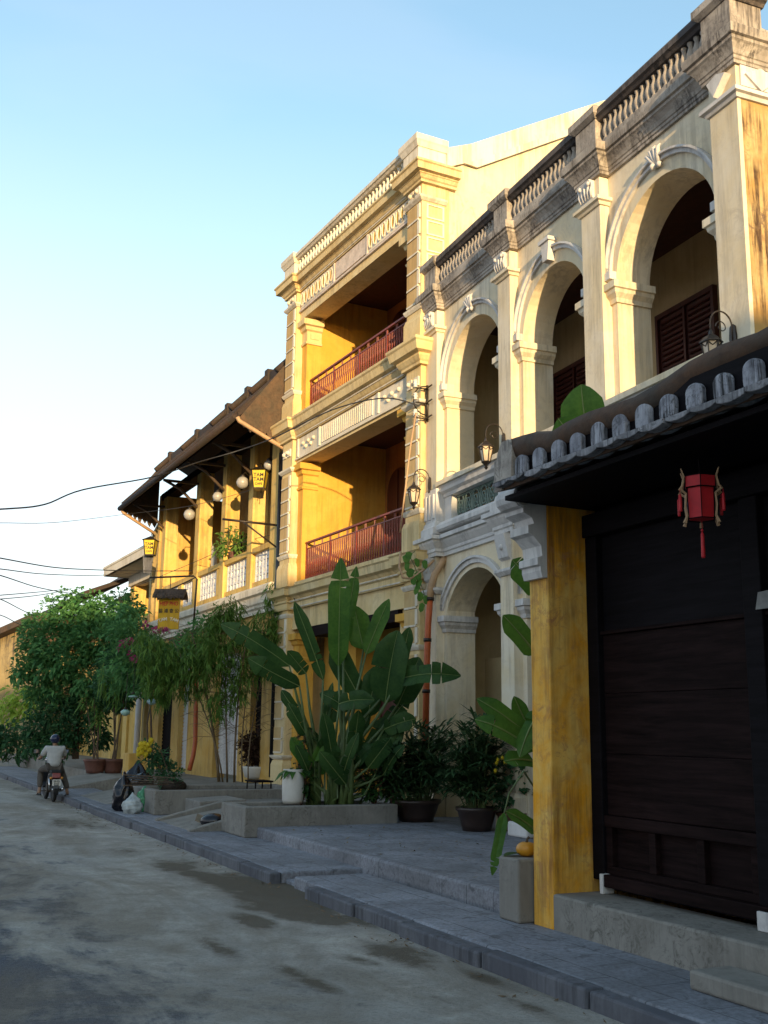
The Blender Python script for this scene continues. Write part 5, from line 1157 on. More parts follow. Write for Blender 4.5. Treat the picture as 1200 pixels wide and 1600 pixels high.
def sign_lantern(label, c, w, h, yaw):
    p = thing('sign_lantern', label, 'sign lantern', c, yaw, 'cafe sign lanterns')      # local -y faces the viewer
    wt, wb = w / 2, w * .36; m = MB()
    m.add([(-wb, -wb, -h / 2), (wb, -wb, -h / 2), (wb, wb, -h / 2), (-wb, wb, -h / 2), (-wt, -wt, h / 2), (wt, -wt, h / 2), (wt, wt, h / 2), (-wt, wt, h / 2)], [(0, 3, 2, 1), (4, 5, 6, 7), (0, 1, 5, 4), (1, 2, 6, 5), (2, 3, 7, 6), (3, 0, 4, 7)]); m.build('panel_box', MAT['sign_yellow'], p)
    m = MB()
    for a, b in ((-1, -1), (1, -1), (1, 1), (-1, 1)): m.tube([(a * wb, b * wb, -h / 2 - .01), (a * wt, b * wt, h / 2 + .01)], .018, 4)
    m.prism([(-wb - .02, -wb - .02), (wb + .02, -wb - .02), (wb + .02, wb + .02), (-wb - .02, wb + .02)], 'z', -h / 2 - .03, -h / 2 - .001)
    k = wt + .05; m.add([(-k, -k, h / 2 + .01), (k, -k, h / 2 + .01), (k, k, h / 2 + .01), (-k, k, h / 2 + .01), (-k * .7, -k * .7, h / 2 + .05), (k * .7, -k * .7, h / 2 + .05), (k * .7, k * .7, h / 2 + .05), (-k * .7, k * .7, h / 2 + .05), (0, 0, h / 2 + .16)], [(3, 2, 1, 0), (0, 1, 5, 4), (1, 2, 6, 5), (2, 3, 7, 6), (3, 0, 4, 7), (4, 5, 8), (5, 6, 8), (6, 7, 8), (7, 4, 8)]); m.build('frame', MAT['iron'], p)
    tilt = math.atan2(wt - wb, h)
    for s_, z, sz in (('TAM', .22, .27), ('TAM', -.04, .27), ('CAFE', -.30, .17)):
        zz = z * h; yy = -(wb + (wt - wb) * (zz / h + .5)) - .008; text_mesh(s_, sz * h * 1.1, MAT['ink'], p, (0, yy, zz), (pi / 2 - 0 + tilt, 0, 0))
    m = MB(); L = [Vector((0, 0, h / 2 + .15)), Vector((0, .05, h / 2 + .24)), Vector((0, .2, h / 2 + .26)), Vector((0, .4, h / 2 + .2))]; m.tube(L, .012, 5)
    L = [Vector((.02, .02 + .1 * cos(R(a)) + .12, -h / 2 - .12 + .1 * sin(R(a)))) for a in range(-60, 200, 20)]; m.tube(L, .010, 5); m.build('bracket', MAT['iron'], p); return p
c1 = at(406, 750, 27.0); sign_lantern('nearer yellow TAM TAM cafe sign lantern, before the right-hand gallery columns', c1, .37, .44, -R(5))
c2 = at(235, 856, 33.2); sign_lantern('farther yellow TAM TAM cafe sign lantern, left of the gallery columns', c2, .36, .44, -R(3))
m = MB(); m.prism([(-.17, -.20), (.17, -.20), (.12, -.75), (-.12, -.75)], 'y', .0, .03); q = m.build('shop_board', MAT['kerb']); q.location = at(232, 858, 33.4); tag(q, 'plain grey board hanging below the farther yellow sign lantern', 'board')
# thatch-roofed signboard
c = at(264, 955, 29.6); p = thing('signboard', 'ochre hanging shop signboard lettered HIEP PHO under a little thatched roof', 'sign', c, -R(4))
m = MB(); m.box(-.29, -.03, -.50, .29, .03, .38); m.build('board', MAT['sign_ochre'], p, bevel=.006)
text_mesh('HIEP PHO', .155, MAT['sign_red'], p, (0, -.036, .20), (pi / 2, 0, 0), xs=.78)
text_mesh('協 浦 會 公', .125, MAT['ink'], p, (0, -.036, .0), (pi / 2, 0, 0), xs=.95)
for k, ch in enumerate('TAM TAM'):
    if ch == ' ': continue
    a = (k - 3) * .13; text_mesh(ch, .135, MAT['trim'], p, (sin(a) * .62, -.036, -.80 + .58 * cos(a)), (pi / 2, -a * -1, 0))
m = MB(); m.prism([(-.24, .40), (0, .62), (.24, .40), (.24, .34), (0, .55), (-.24, .34)], 'x', -.42, .46)
for k in range(110):
    x = rnd.uniform(-.44, .48); s = rnd.choice((-1, 1)); y = s * rnd.uniform(.05, .25); z = .62 - abs(y) * .92; m.tube([(x, y, z + .02), (x + rnd.uniform(-.02, .02), s * rnd.uniform(.24, .30), rnd.uniform(.28, .37))], .008, 3)
m.build('thatched_roof', MAT['thatch'], p)
A = at(302, 890, 29.6) - c
m = MB(); m.tube([(-.6, .0, .93), (A.x + .02, .0, .98), (A.x + .12, .02, .9), (A.x + .10, .02, .2), (A.x + .08, .04, -.6)], .028, 6); m.tube([(0, 0, .62), (0, 0, .95)], .012, 5); m.tube([(A.x + .1, 0, .95), (.0, 0, .60)], .018, 5); m.build('hanger', MAT['iron'], p)
# iron arm on the cafe house
b = THM @ Vector((-.3, -.02, 6.6)); p = thing('iron_arm', 'rusty iron arm and strut sticking out from the cafe house end column', 'bracket', b, TH_RZ)
m = MB(); m.tube([(0, 0, 0), (-.15, -1.35, .05)], .03, 6); m.build('arm', MAT['iron'], p); m = MB(); m.tube([(0, 0, -.55), (-.08, -.85, .02)], .022, 6); m.tube([(-.13, -1.2, .03), (-.12, -1.18, -.7)], .008, 4); m.build('strut', MAT['iron'], p)
# globe lamps under the eave
for lab, x, y, Y, r in (('white globe lamp on the leftmost lit gallery bay', 296, 804, 31.6, .17), ('white globe lamp in the middle of the gallery', 340, 776, 29.6, .14), ('largest white globe lamp, just left of the nearer yellow sign lantern', 379, 754, 27.8, .165), ('white globe lamp by the end column, right of the nearer yellow sign lantern', 420, 727, 26.9, .13)):
    c = at(x, y, Y); p = thing('globe_lamp', lab, 'lamp', c, 0, 'globe lamps of the gallery')
    m = MB(); m.ball((0, 0, 0), r, 16, 10); m.build('globe', MAT['globe'], p)
    m = MB(); m.lathe([(.05, r - .03), (.06, r + .03), (.03, r + .06)], (0, 0, 0), 10); m.tube([(0, 0, r + .05), (.05, .1, r + .14), (.12, .45, r + .12)], .014, 5); m.build('arm', MAT['iron'], p)
# glass bell lamps hanging over the far pavement
for lab, x, y in (('pale green glass lamp hanging lower, over the far pavement', 196, 1112), ('pale blue glass lamp hanging higher, left of the bamboo', 237, 1095), ('flat pale glass lamp shade hanging under the bougainvillea, leftmost', 208, 1088)):
    c = at(x, y, 28.2); p = thing('hanging_lamp', lab, 'lamp', c, 0, 'glass lamps hanging over the pavement')
    m = MB(); h = 1 if x != 208 else .4; m.lathe([(.02, .06 * h), (.07, .05 * h), (.13, .0), (.11, -.06 * h), (.05, -.10 * h), (.01, -.11 * h)], (0, 0, 0), 14); m.build('shade', flat('pale_lamp_glass', (.30, .48, .42) if x < 230 else (.34, .50, .58), .2, .1), p)
    m = MB(); m.lathe([(.05, .05), (.04, .09), (.012, .12)], (0, 0, 0), 10); m.tube([(0, 0, .1), (0, 0, 1.0)], .006, 4); m.build('hanger', MAT['iron'], p)

LR = GF_RZ + R(20); LV = (EYE - (GFM @ Vector((2.37, -.10, 3.30)))).normalized()
HK = [k for k in range(6) if cos(2 * pi * k / 6 + LR) * LV.x + sin(2 * pi * k / 6 + LR) * LV.y < .55]      # the hooks nearest the street are broken off
# --- red silk lantern under the gate roof
c = GFM @ Vector((2.37, -.10, 3.30)); p = thing('silk_lantern', 'six-sided red silk lantern with tassels hanging under the gate roof', 'lantern', c, GF_RZ + R(20)); p.scale = (.74, .74, .78)
m = MB(); m.lathe([(.125, -.16), (.135, .12), (.135, .121), (.155, .125), (.155, .22)], (0, 0, 0), 6, False); m.build('silk_panels', MAT['red_cloth'], p)
m = MB()
for k in range(6):
    a = 2 * pi * k / 6; 
    for z0, z1, r in ((-.165, .125, .14), (.12, .225, .158)): m.box(-.008, -.008, z0, .008, .008, z1) if False else m.tube([(r * cos(a), r * sin(a), z0), (r * cos(a), r * sin(a), z1)], .005, 4)
for z, r in ((-.165, .138), (.118, .15), (.225, .16)): m.tube([(r * cos(2 * pi * k / 6), r * sin(2 * pi * k / 6), z) for k in range(7)], .005, 4)
m.tube([(0, 0, .22), (0, 0, .40)], .008, 5); m.build('wood_frame', MAT['blackwood'], p)
m = MB()
for k in HK:
    a = 2 * pi * k / 6; d = Vector((cos(a), sin(a), 0)); m.tube([d * .20 + Vector((0, 0, .29)), d * .17 + Vector((0, 0, .22)), d * .19 + Vector((0, 0, .13)), d * .22 + Vector((0, 0, .10)), d * .155 + Vector((0, 0, .06)), d * .165 + Vector((0, 0, -.05)), d * .15 + Vector((0, 0, -.14)), d * .18 + Vector((0, 0, -.21))], [.006, .010, .012, .016, .012, .010, .012, .018], 5)
m.build('carved_hooks', MAT['pipe_cream'], p)
for k in HK:
    a = 2 * pi * k / 6 + .05; m = MB(); q = Vector((.225 * cos(a), .225 * sin(a), 0)); m.tube([q + Vector((0, 0, .09)), q + Vector((0, 0, .05))], .003, 4); m.lathe([(.006, .05), (.014, .04), (.016, -.10), (.014, -.11)], q, 8); m.build('tassel', MAT['red_cloth'], p)
m = MB(); m.tube([(0, 0, -.17), (0, 0, -.26)], .003, 4); m.ball((0, 0, -.265), .014, 8, 6); m.lathe([(.007, -.28), (.016, -.30), (.020, -.50), (.016, -.515)], (0, 0, 0), 8); m.build('long_tassel', MAT['red_cloth'], p)
m = MB(); m.prism([(-.04, -.10), (.03, -.10), (.03, .02), (-.04, .02)], 'y', -.01, .0); fo = m.build('painted_flower', flat('painted_bluewhite', (.10, .12, .25), .6, .9, 40), p); fo.location = (.125 * cos(R(210)) * .92, .125 * sin(R(210)) * .92, -.02); fo.rotation_euler = (0, 0, R(-60))

# --- overhead wires
def wire(label, pts, r=.016, name='overhead_wire'):
    L = [at(*q) for q in pts]; o = L[0]
    Q = []
    for i in range(len(L) - 1):
        for k in range(6):
            t = k / 6; p0 = L[max(i - 1, 0)]; p1 = L[i]; p2 = L[i + 1]; p3 = L[min(i + 2, len(L) - 1)]
            Q.append(.5 * ((2 * p1) + (p2 - p0) * t + (2 * p0 - 5 * p1 + 4 * p2 - p3) * t * t + (3 * p1 - p0 - 3 * p2 + p3) * t ** 3))
    Q.append(L[-1]); m = MB(); m.tube([q - o for q in Q], r, 5); w_ = m.build(name, MAT['cable']); w_.location = o; return tag(w_, label, 'wire')
wire('thickest black wire, rising across the sky to the tiled eave and the insulator bracket', [(-80, 798, 14), (10, 795, 15.5), (70, 788, 16.5), (130, 765, 17.5), (240, 745, 19.5), (310, 722, 21), (370, 705, 21.5), (430, 683, 21), (520, 640, 20), (600, 622, 19.3), (655, 634, 19.1)], .013)
wire('black wire drooping level to the thatched signboard arm, uppermost of the lower wires', [(-60, 862, 16), (0, 872, 18), (80, 886, 22), (140, 890, 26), (215, 892, 30), (300, 892, 29.7)], .012)
wire('thin wire just below the uppermost of the lower wires, ending at the brown pole', [(-60, 884, 16), (0, 889, 18), (70, 897, 24), (150, 899, 31), (218, 895, 36)], .010)
wire('thin wire sloping down steeply from the left edge to the treetop', [(-60, 885, 16), (0, 899, 18), (60, 918, 24), (110, 927, 31), (140, 930, 38)], .011)
wire('faint wire rising gently from the left edge over the treetop to the brown roof', [(-60, 934, 24), (0, 930, 26), (60, 925, 32), (110, 920, 44)], .012)
wire('lower faint wire rising gently from the left edge, crossing the steep one', [(-60, 940, 24), (0, 936, 26), (60, 930, 32), (105, 922, 44)], .012)
wire('lowest wire dropping from the left edge to the gabled house roof', [(-60, 950, 24), (0, 961, 28), (30, 975, 36), (60, 985, 48)], .013)
wire('wire dropping from the left edge into the green tree', [(-60, 915, 22), (0, 936, 24), (30, 951, 30), (52, 962, 36)], .012)
wire('very thin wire across the sky at the height of the tiled eave tip', [(-60, 818, 20), (0, 817, 22), (90, 816, 26), (200, 803, 33), (300, 790, 31), (405, 762, 27.5)], .007)
wire('thin wire sagging from the farther sign lantern along the gallery columns', [(215, 915, 36), (300, 880, 32), (370, 850, 29), (437, 833, 26)], .008)
wire('dark cable running down the balcony house left pier and across to the bamboo', [(442, 700, 25.6), (440, 780, 25.6), (437, 850, 25.6), (436, 900, 25.4), (450, 915, 25), (462, 940, 24.5)], .016)
# ================================================================== THINGS ON THE PAVEMENT
# rubbish bags
def bag(label, loc, sx, sy, sz, mat, seed, tie=True):
    r = random.Random(seed); bm = bmesh.new(); bmesh.ops.create_icosphere(bm, subdivisions=4, radius=1)
    ph = [(rdir(), r.uniform(3, 9), r.uniform(0, 6)) for _ in range(10)]
    for v in bm.verts:
        d = v.co.copy(); k = 1.0
        for ax, f, o in ph: k += .028 * sin(d.dot(ax) * f * 2 + o)
        z = d.z; fl = -.75; v.co = Vector((d.x * k * sx, d.y * k * sy, max(z, fl) * k * sz + .75 * sz))
        if tie and z > .72: q = (z - .72) / .28; v.co.x *= 1 - .75 * q; v.co.y *= 1 - .75 * q; v.co.z += q * .35 * sz
    me = bpy.data.meshes.new('rubbish_bag'); bm.to_mesh(me); bm.free(); me.polygons.foreach_set('use_smooth', [True] * len(me.polygons)); me.materials.append(mat)
    o = bpy.data.objects.new('rubbish_bag', me); COL.objects.link(o); o.location = loc; return tag(o, label, 'rubbish bag', 'rubbish bags by the long planter')
Zb = .121
bag('upright black rubbish bag with a twisted top, leftmost of the pile', gnd(191, 1267, Zb), .20, .19, .36, MAT['plasticblack'], 1)
bag('big black rubbish bag at the back of the pile against the planter end', gnd(213, 1254, Zb), .34, .28, .42, MAT['plasticblack'], 2)
bag('small black rubbish bag lying on the planter corner with sticks', gnd(222, 1226, .55), .22, .18, .12, MAT['plasticblack'], 3)
bag('clear milky rubbish bag in front of the black ones', gnd(206, 1271, Zb), .19, .16, .17, flat('milky_film', (.38, .42, .42), .3, .45, 9, bmp=.6), 4)
bag('green rubbish bag, rightmost of the pile', gnd(224, 1268, Zb), .17, .16, .23, flat('green_film', (.06, .24, .11), .3, .45, 9, bmp=.6), 5)
m = MB()
for k in range(5): m.tube([(rnd.uniform(-.5, -.3), rnd.uniform(-.1, .1), .05 * k), (rnd.uniform(.3, .5), rnd.uniform(-.1, .1), .03 + .03 * k)], .012, 5)
q = m.build('stick_bundle', MAT['bark']); q.location = gnd(232, 1228, .62); tag(q, 'loose brown sticks lying over the black bags on the planter corner', 'sticks')
# torn cardboard
m = MB(); m.add([(-.28, -.2, .10), (.0, -.28, .0), (.30, -.12, .14), (.22, .2, .16), (-.05, .22, .06), (-.3, .12, .18), (0, 0, .05)], [(0, 1, 6), (1, 2, 6), (2, 3, 6), (3, 4, 6), (4, 5, 6), (5, 0, 6)])
q = m.build('cardboard_sheet', flat('cardboard', (.20, .155, .10), .9, .25)); so_ = q.modifiers.new('thick', 'SOLIDIFY'); so_.thickness = .012; q.location = gnd(335, 1286, .2); q.location.z = .16; tag(q, 'crumpled sheet of brown cardboard lying at the planter corner', 'cardboard')
m = MB(); m.ball((0, 0, .13), .2, 12, 8, (1.1, .9, .6)); q = m.build('dark_basin', MAT['plasticblack']); q.location = gnd(333, 1296, .121); tag(q, 'black plastic tub under the crumpled cardboard', 'tub')
# yellow block and far posts
m = MB(); m.box(-.36, -.3, 0, .36, .3, .62); q = m.build('yellow_block', MAT['th_wall'], bevel=.02); q.location = gnd(212, 1213, .38); q.rotation_euler = (0, 0, S_A); tag(q, 'squat ochre masonry block on the far pavement beside the clay pots', 'block')
m = MB(); m.tube([(0, 0, 0), (0, 0, 2.6)], .09, 10); m.lathe([(.16, 0), (.16, .1), (.1, .16)], (0, 0, 0), 12); q = m.build('white_post', MAT['white']); q.location = gnd(211, 1205, .38); tag(q, 'slim whitish post behind the yellow-flowered shrub', 'post')
# glazed drum with a small plant
b = gnd(457, 1255, .56); p = thing('ceramic_drum', 'tall white ceramic drum pot with a small plant on the near planter', 'potted plant', b)
m = MB(); m.lathe([(.15, 0), (.165, .05), (.175, .3), (.16, .46), (.15, .50), (.165, .52), (.14, .52), (.13, .4)], (0, 0, 0), 22); m.build('pot', MAT['white_ceramic'], p)
m = MB()
for k in range(14): a = rnd.uniform(0, 2 * pi); blade(m, Vector((0, 0, .5)), Vector((cos(a), sin(a), .4)), rnd.uniform(.2, .42), .10, .8)
m.build('leaf', MAT['banana'], p)
# fruit on the concrete block
c = st(8.27, 5.30, .641); p = thing('pumpkin', 'small orange pumpkin with a dark leaf on the concrete block', 'pumpkin', c)
m = MB(); vs = []
n = 24
for i in range(11):
    a = pi * i / 10; r = .085 * sin(a) ** .8 + .001
    for j in range(n): t = 2 * pi * j / n; k = 1 + .07 * abs(cos(4 * t)); vs.append((r * k * cos(t), r * k * sin(t), .062 - cos(a) * .062 * (1 if i not in (0, 10) else .8)))
m.add(vs, [(i * n + j, i * n + (j + 1) % n, (i + 1) * n + (j + 1) % n, (i + 1) * n + j) for i in range(10) for j in range(n)], True); m.build('fruit', flat('orange_skin', (.55, .24, .01), .45, .15), p)
m = MB(); m.tube([(0, 0, .115), (.01, 0, .15), (.025, 0, .165)], [.014, .010, .012], 6); m.build('stalk', MAT['bark'], p)
m = MB(); big_leaf(m, Vector((-.02, .05, .01)), Vector((-.20, -.02, .0)), .14, .08, Vector((0, 0, 1)), .3, 0, 0, 6); m.build('leaf', MAT['banana_dark'], p)
# chair behind the planter
b = gnd(378, 1208, .5); p = thing('wooden_chair', 'brown wooden chair beside the dark maroon bush', 'chair', b, R(35))
m = MB(); m.box(-.22, -.22, .42, .22, .22, .46); m.build('seat', MAT['redwood'], p, bevel=.01)
for x in (-.2, .2):
    for y in (-.2, .2): m = MB(); m.tube([(x * 1.05, y * 1.05, 0), (x, y, .42)], .02, 6); m.build('leg', MAT['redwood'], p)
m = MB()
for x in (-.2, -.1, 0, .1, .2): m.tube([(x, .2, .46), (x * 1.02, .27, .95)], .016, 5)
m.tube([(-.22, .27, .95), (0, .29, .99), (.22, .27, .95)], .024, 6); m.build('backrest', MAT['redwood'], p)
# iron stand beside
b = gnd(398, 1240, .38); m = MB(); m.box(-.3, -.2, .28, .3, .2, .31)
for x, y in ((-.26, -.16), (.26, -.16), (.26, .16), (-.26, .16)): m.tube([(x, y, 0), (x, y, .28)], .014, 5)
q = m.build('low_bench', MAT['blackwood']); q.location = gnd(404, 1244, .38); q.rotation_euler = (0, 0, S_A); tag(q, 'low dark bench standing against the long planter near the bowl pot', 'bench')

# ================================================================== MOTORBIKE AND RIDER
BK = gnd(83, 1253, 0); bk = thing('motorbike', 'small dark step-through motorbike seen from behind at the kerb', 'motorbike', BK, R(25.5)); bk.scale = (.93, .93, .93)   # local y forward
def wheel(y):
    m = MB(); pr = [(.22, -.035), (.255, -.042), (.285, -.025), (.29, 0), (.285, .025), (.255, .042), (.22, .035)]
    m.lathe(pr, (0, 0, 0), 28); m.xf(Matrix.Translation((0, y, .29)) @ Matrix.Rotation(pi / 2, 4, 'Y')); t = m.build('wheel', MAT['rubber'], bk)
    m = MB(); m.lathe([(.205, -.025), (.222, -.03), (.222, .03), (.205, .025)], (0, 0, 0), 28); m.lathe([(.04, -.05), (.04, .05)], (0, 0, 0), 12)
    for k in range(16): a = 2 * pi * k / 16; m.tube([(.03 * cos(a), .03 * sin(a), .03 * (-1) ** k), (.21 * cos(a + .3), .21 * sin(a + .3), 0)], .004, 3)
    m.xf(Matrix.Translation((0, y, .29)) @ Matrix.Rotation(pi / 2, 4, 'Y')); m.build('rim', MAT['chrome'], t)
wheel(.0); wheel(1.2)
m = MB()       # rear mudguard and body
L = [(0, -.34 + .03 * k, 0) for k in range(2)]
pts = []
for a in range(200, 60, -14): pts.append((.33 * cos(R(a)), .29 + .33 * sin(R(a))))
m.prism(pts + [(p_[0] * .93, .29 + (p_[1] - .29) * .93) for p_ in reversed(pts)], 'x', -.06, .06); m.build('mudguard', MAT['blackpaint'], bk, bevel=.01)
m = MB(); m.prism([(-.22, .60), (-.16, .52), (.3, .45), (.75, .36), (.85, .36), (.6, .52), (.45, .66), (.1, .70), (-.2, .70)], 'x', -.10, .10); m.build('body', MAT['blackpaint'], bk, bevel=.03)
m = MB(); m.prism([(-.22, .71), (-.18, .77), (.2, .77), (.4, .72), (.55, .73), (.55, .69), (-.2, .69)], 'x', -.125, .125); m.build('seat', MAT['rubber'], bk, bevel=.03)
m = MB(); m.prism([(-.27, .58), (-.23, .70), (-.18, .70), (-.2, .57)], 'x', -.10, .10); m.build('tail_light', flat('tail_red', (.20, .03, .02), .3, .1), bk, bevel=.015)
m = MB(); m.box(-.10, -.305, .40, .10, -.295, .55); pl = m.build('number_plate', MAT['white_ceramic'], bk)
text_mesh('59-F5\n3162', .062, MAT['ink'], pl, (0, -.31, .475), (pi / 2, 0, 0))
for s in (-1, 1):
    m = MB(); m.tube([(.11 * s, .0, .29), (.12 * s, .05, .56)], .025, 8); m.build('shock_absorber', MAT['chrome'], bk)
    m = MB(); m.ball((.13 * s, -.24, .58), .035, 8, 6); m.build('indicator', flat('amber_lens', (.5, .2, .02), .3, .1), bk)
m = MB(); m.tube([(.14, .55, .22), (.15, .2, .24), (.16, -.15, .30), (.16, -.3, .33)], [.02, .03, .045, .045], 8); m.build('exhaust', MAT['chrome'], bk)
m = MB(); m.box(-.10, .45, .20, .10, .75, .40); m.tube([(-.28, .55, .24), (.28, .55, .24)], .014, 6); m.build('engine', MAT['iron'], bk, bevel=.03)
m = MB(); m.prism([(.78, .30), (.95, .40), (1.02, .80), (.98, .82), (.86, .45), (.74, .34)], 'x', -.17, .17); m.build('leg_shield', MAT['blackpaint'], bk, bevel=.02)
m = MB()
for s in (-1, 1): m.tube([(.07 * s, 1.2, .29), (.07 * s, 1.08, .62), (.04 * s, .98, .92)], .022, 6)
m.tube([(0, 1.0, .8), (0, .96, .98)], .04, 8); m.build('fork', MAT['chrome'], bk)
m = MB(); m.tube([(-.34, .78, 1.0), (-.18, .90, 1.02), (0, .95, 1.0), (.18, .90, 1.02), (.34, .78, 1.0)], .014, 6); m.ball((0, 1.02, .98), .11, 12, 8, (1, .7, .9)); m.build('handlebar', MAT['chrome'], bk)
for s in (-1, 1):
    m = MB(); m.tube([(.24 * s, .86, 1.02), (.30 * s, .86, 1.14), (.36 * s, .84, 1.19)], .007, 5); m.box(.29 * s, .845, 1.15, .43 * s, .86, 1.25); mr = m.build('mirror', MAT['blackpaint'], bk)
    m = MB(); m.add([(.30 * s, .838, 1.158), (.42 * s, .838, 1.158), (.42 * s, .800, 1.242), (.30 * s, .800, 1.242)], [(0, 1, 2, 3)] if s > 0 else [(3, 2, 1, 0)]); gm, nt_, b_p = _nt('mirror_glass_%s' % ('a' if s < 0 else 'b')); b_p.inputs['Base Color'].default_value = (.9, .9, .9, 1); b_p.inputs['Metallic'].default_value = 1; b_p.inputs['Roughness'].default_value = .05
    g_ = m.build('glass', gm, mr)

def skin(name, J, E, mat, parent, lv=2, root=None):
    """one continuous surface grown over a skeleton: J name -> (point, rx, ry)"""
    ks = list(J); ix = {k: i for i, k in enumerate(ks)}
    me = bpy.data.meshes.new(name); me.from_pydata([J[k][0] for k in ks], [(ix[a], ix[b]) for a, b in E], []); o = bpy.data.objects.new(name, me); COL.objects.link(o)
    sk = o.modifiers.new('skin', 'SKIN'); sk.use_smooth_shade = True
    sv = me.skin_vertices[0] if me.skin_vertices else None
    if sv is None: bpy.context.view_layer.update(); sv = me.skin_vertices[0]
    for k in ks: sv.data[ix[k]].radius = (J[k][1], J[k][2] if len(J[k]) > 2 else J[k][1]); sv.data[ix[k]].use_root = (k == (root or ks[0]))
    su = o.modifiers.new('sub', 'SUBSURF'); su.levels = lv; su.render_levels = lv
    bpy.context.view_layer.update()
    m2 = bpy.data.meshes.new_from_object(o.evaluated_get(bpy.context.evaluated_depsgraph_get())); o.modifiers.clear(); o.data = m2; m2.materials.clear(); m2.materials.append(mat)
    m2.polygons.foreach_set('use_smooth', [True] * len(m2.polygons)); o.parent = parent; return o
RD = thing('person', 'person in a pale shirt and dark helmet sitting on the motorbike, one foot down', 'person', BK, R(25.5)); RD.scale = (.93, .93, .93)
MAT['skin'] = flat('skin', (.26, .15, .09), .6, .1)
MAT['shirt'] = flat('pale_shirt', (.40, .40, .39), .9, .12, 10, bmp=.3)
MAT['trousers'] = flat('grey_brown_trousers', (.085, .072, .06), .9, .2, 10)
J = {'pel': ((0, .22, .84), .13, .10), 'sp1': ((0, .24, .98), .125, .095), 'sp2': ((0, .28, 1.14), .15, .10), 'ch': ((0, .31, 1.25), .14, .095), 'nk': ((0, .33, 1.345), .052, .052), 'hd0': ((0, .345, 1.41), .062, .07), 'hd1': ((0, .35, 1.48), .078, .092), 'hd2': ((0, .345, 1.55), .06, .07)}
E = [('pel', 'sp1'), ('sp1', 'sp2'), ('sp2', 'ch'), ('ch', 'nk'), ('nk', 'hd0'), ('hd0', 'hd1'), ('hd1', 'hd2')]
for s, k in ((-1, 'l'), (1, 'r')):
    J[k + 'sh'] = ((.19 * s, .31, 1.275), .062); J[k + 'el'] = ((.30 * s, .48, 1.06), .042); J[k + 'wr'] = ((.315 * s, .74, 1.02), .027); J[k + 'pm'] = ((.315 * s, .80, 1.03), .030, .018)
    E += [('ch', k + 'sh'), (k + 'sh', k + 'el'), (k + 'el', k + 'wr'), (k + 'wr', k + 'pm')]
    for f in range(4):
        x = (.285 + .018 * f) * s; J['%sf%da' % (k, f)] = ((x, .835, 1.03), .0085); J['%sf%db' % (k, f)] = ((x, .855, 1.01), .008); J['%sf%dc' % (k, f)] = ((x, .84, .985), .007); E += [(k + 'pm', '%sf%da' % (k, f)), ('%sf%da' % (k, f), '%sf%db' % (k, f)), ('%sf%db' % (k, f), '%sf%dc' % (k, f))]
    J[k + 'ta'] = ((.272 * s, .79, 1.01), .009); J[k + 'tb'] = ((.266 * s, .815, .985), .008); E += [(k + 'wr', k + 'ta'), (k + 'ta', k + 'tb')]
    kn = (.26 * s, .62, .74) if s < 0 else (.27, .60, .66); an = (-.27, .50, .24) if s < 0 else (.40, .42, .21)
    J[k + 'hp'] = ((.10 * s, .24, .84), .10); J[k + 'kn'] = (kn, .06); J[k + 'an'] = (an, .038); J[k + 'to'] = ((an[0] + .02 * s, an[1] + .15, an[2] - .07), .035, .022); J[k + 'he'] = ((an[0], an[1] - .03, an[2] - .06), .032)
    E += [('pel', k + 'hp'), (k + 'hp', k + 'kn'), (k + 'kn', k + 'an'), (k + 'an', k + 'to'), (k + 'an', k + 'he')]
body = skin('body', J, E, MAT['skin'], RD, 2, 'pel')
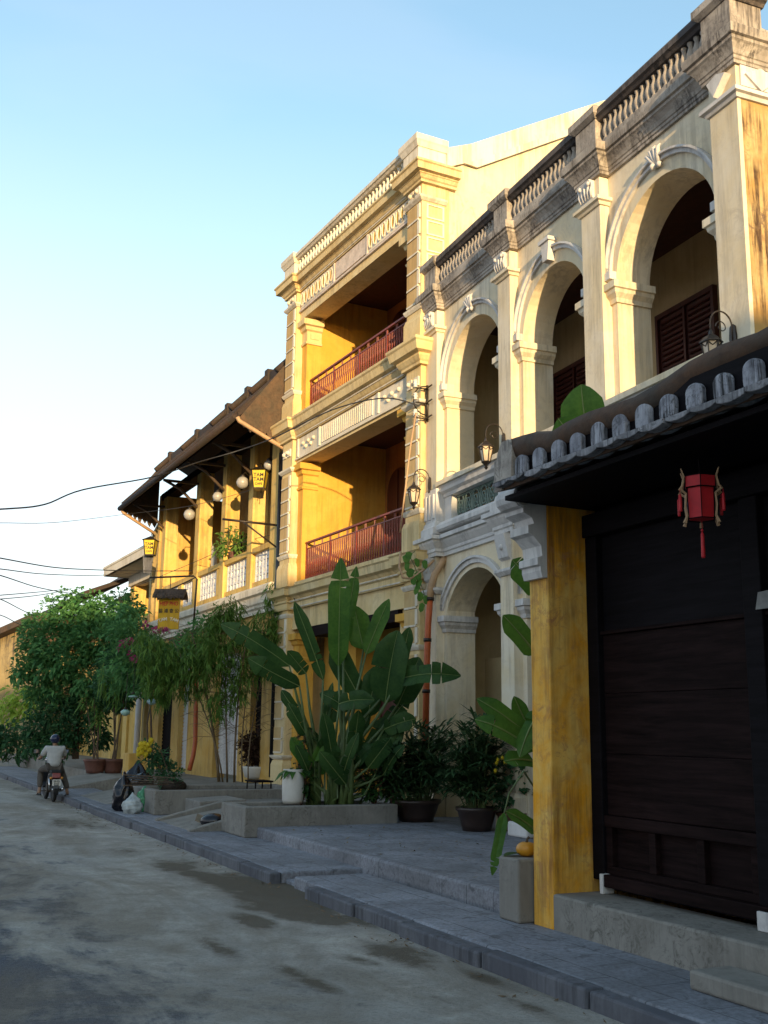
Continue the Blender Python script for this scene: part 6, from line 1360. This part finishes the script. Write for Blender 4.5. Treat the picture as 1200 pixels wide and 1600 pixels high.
# face features
m = MB(); m.prism([(.0, 1.455), (.03, 1.445), (.0, 1.50)], 'x', -.012, .012); m.xf(Matrix.Translation((0, .435, 0))); m.ball((-.03, .43, 1.50), .010, 8, 6); m.ball((.03, .43, 1.50), .010, 8, 6); m.box(-.025, .425, 1.425, .025, .435, 1.432); m.build('face_features', MAT['skin'], RD)
J2 = {'a': ((0, .21, .80), .18, .15), 'b': ((0, .23, .96), .18, .15), 'c': ((0, .28, 1.13), .215, .16), 'd': ((0, .31, 1.25), .20, .15), 'e': ((0, .325, 1.335), .085, .085)}
E2 = [('a', 'b'), ('b', 'c'), ('c', 'd'), ('d', 'e')]
for s, k in ((-1, 'l'), (1, 'r')): J2[k + 's'] = ((.195 * s, .31, 1.275), .092); J2[k + 'm'] = ((.245 * s, .39, 1.17), .078); J2[k + 'e'] = ((.28 * s, .445, 1.10), .066); E2 += [('d', k + 's'), (k + 's', k + 'm'), (k + 'm', k + 'e')]
skin('shirt', J2, E2, MAT['shirt'], RD, 2, 'a')
J3 = {'a': ((0, .22, .86), .135, .115)}; E3 = []
for s, k in ((-1, 'l'), (1, 'r')):
    kn, an = J[k + 'kn'][0], J[k + 'an'][0]; J3[k + 'h'] = ((.11 * s, .25, .83), .115); J3[k + 'k'] = (kn, .085); J3[k + 'a'] = ((an[0], an[1], an[2] + .07), .068); E3 += [('a', k + 'h'), (k + 'h', k + 'k'), (k + 'k', k + 'a')]
skin('trousers', J3, E3, MAT['trousers'], RD, 2, 'a')
m = MB(); m.ball((0, .34, 1.515), .128, 18, 12, (.95, 1.1, .92)); k = len(m.v)
hb = m.build('helmet', flat('dark_blue_helmet', (.012, .018, .05), .2, .1), RD)
m = MB(); m.prism([(.43, 1.50), (.56, 1.49), (.56, 1.505), (.43, 1.54)], 'x', -.09, .09); m.build('peak', MAT['blackpaint'], hb)
for s, k in ((-1, 'l'), (1, 'r')):
    an = J[k + 'an'][0]; m = MB(); m.prism([(an[0] - .045, an[1] - .07), (an[0] + .045, an[1] - .07), (an[0] + .06, an[1] + .12), (an[0] + .03, an[1] + .2), (an[0] - .03, an[1] + .2), (an[0] - .05, an[1] + .12)], 'z', an[2] - .105, an[2] - .085); m.tube([(an[0] - .045, an[1] + .06, an[2] - .09), (an[0], an[1] + .1, an[2] - .035), (an[0] + .05, an[1] + .06, an[2] - .09)], .01, 5); m.build('sandal', MAT['rubber'], RD)
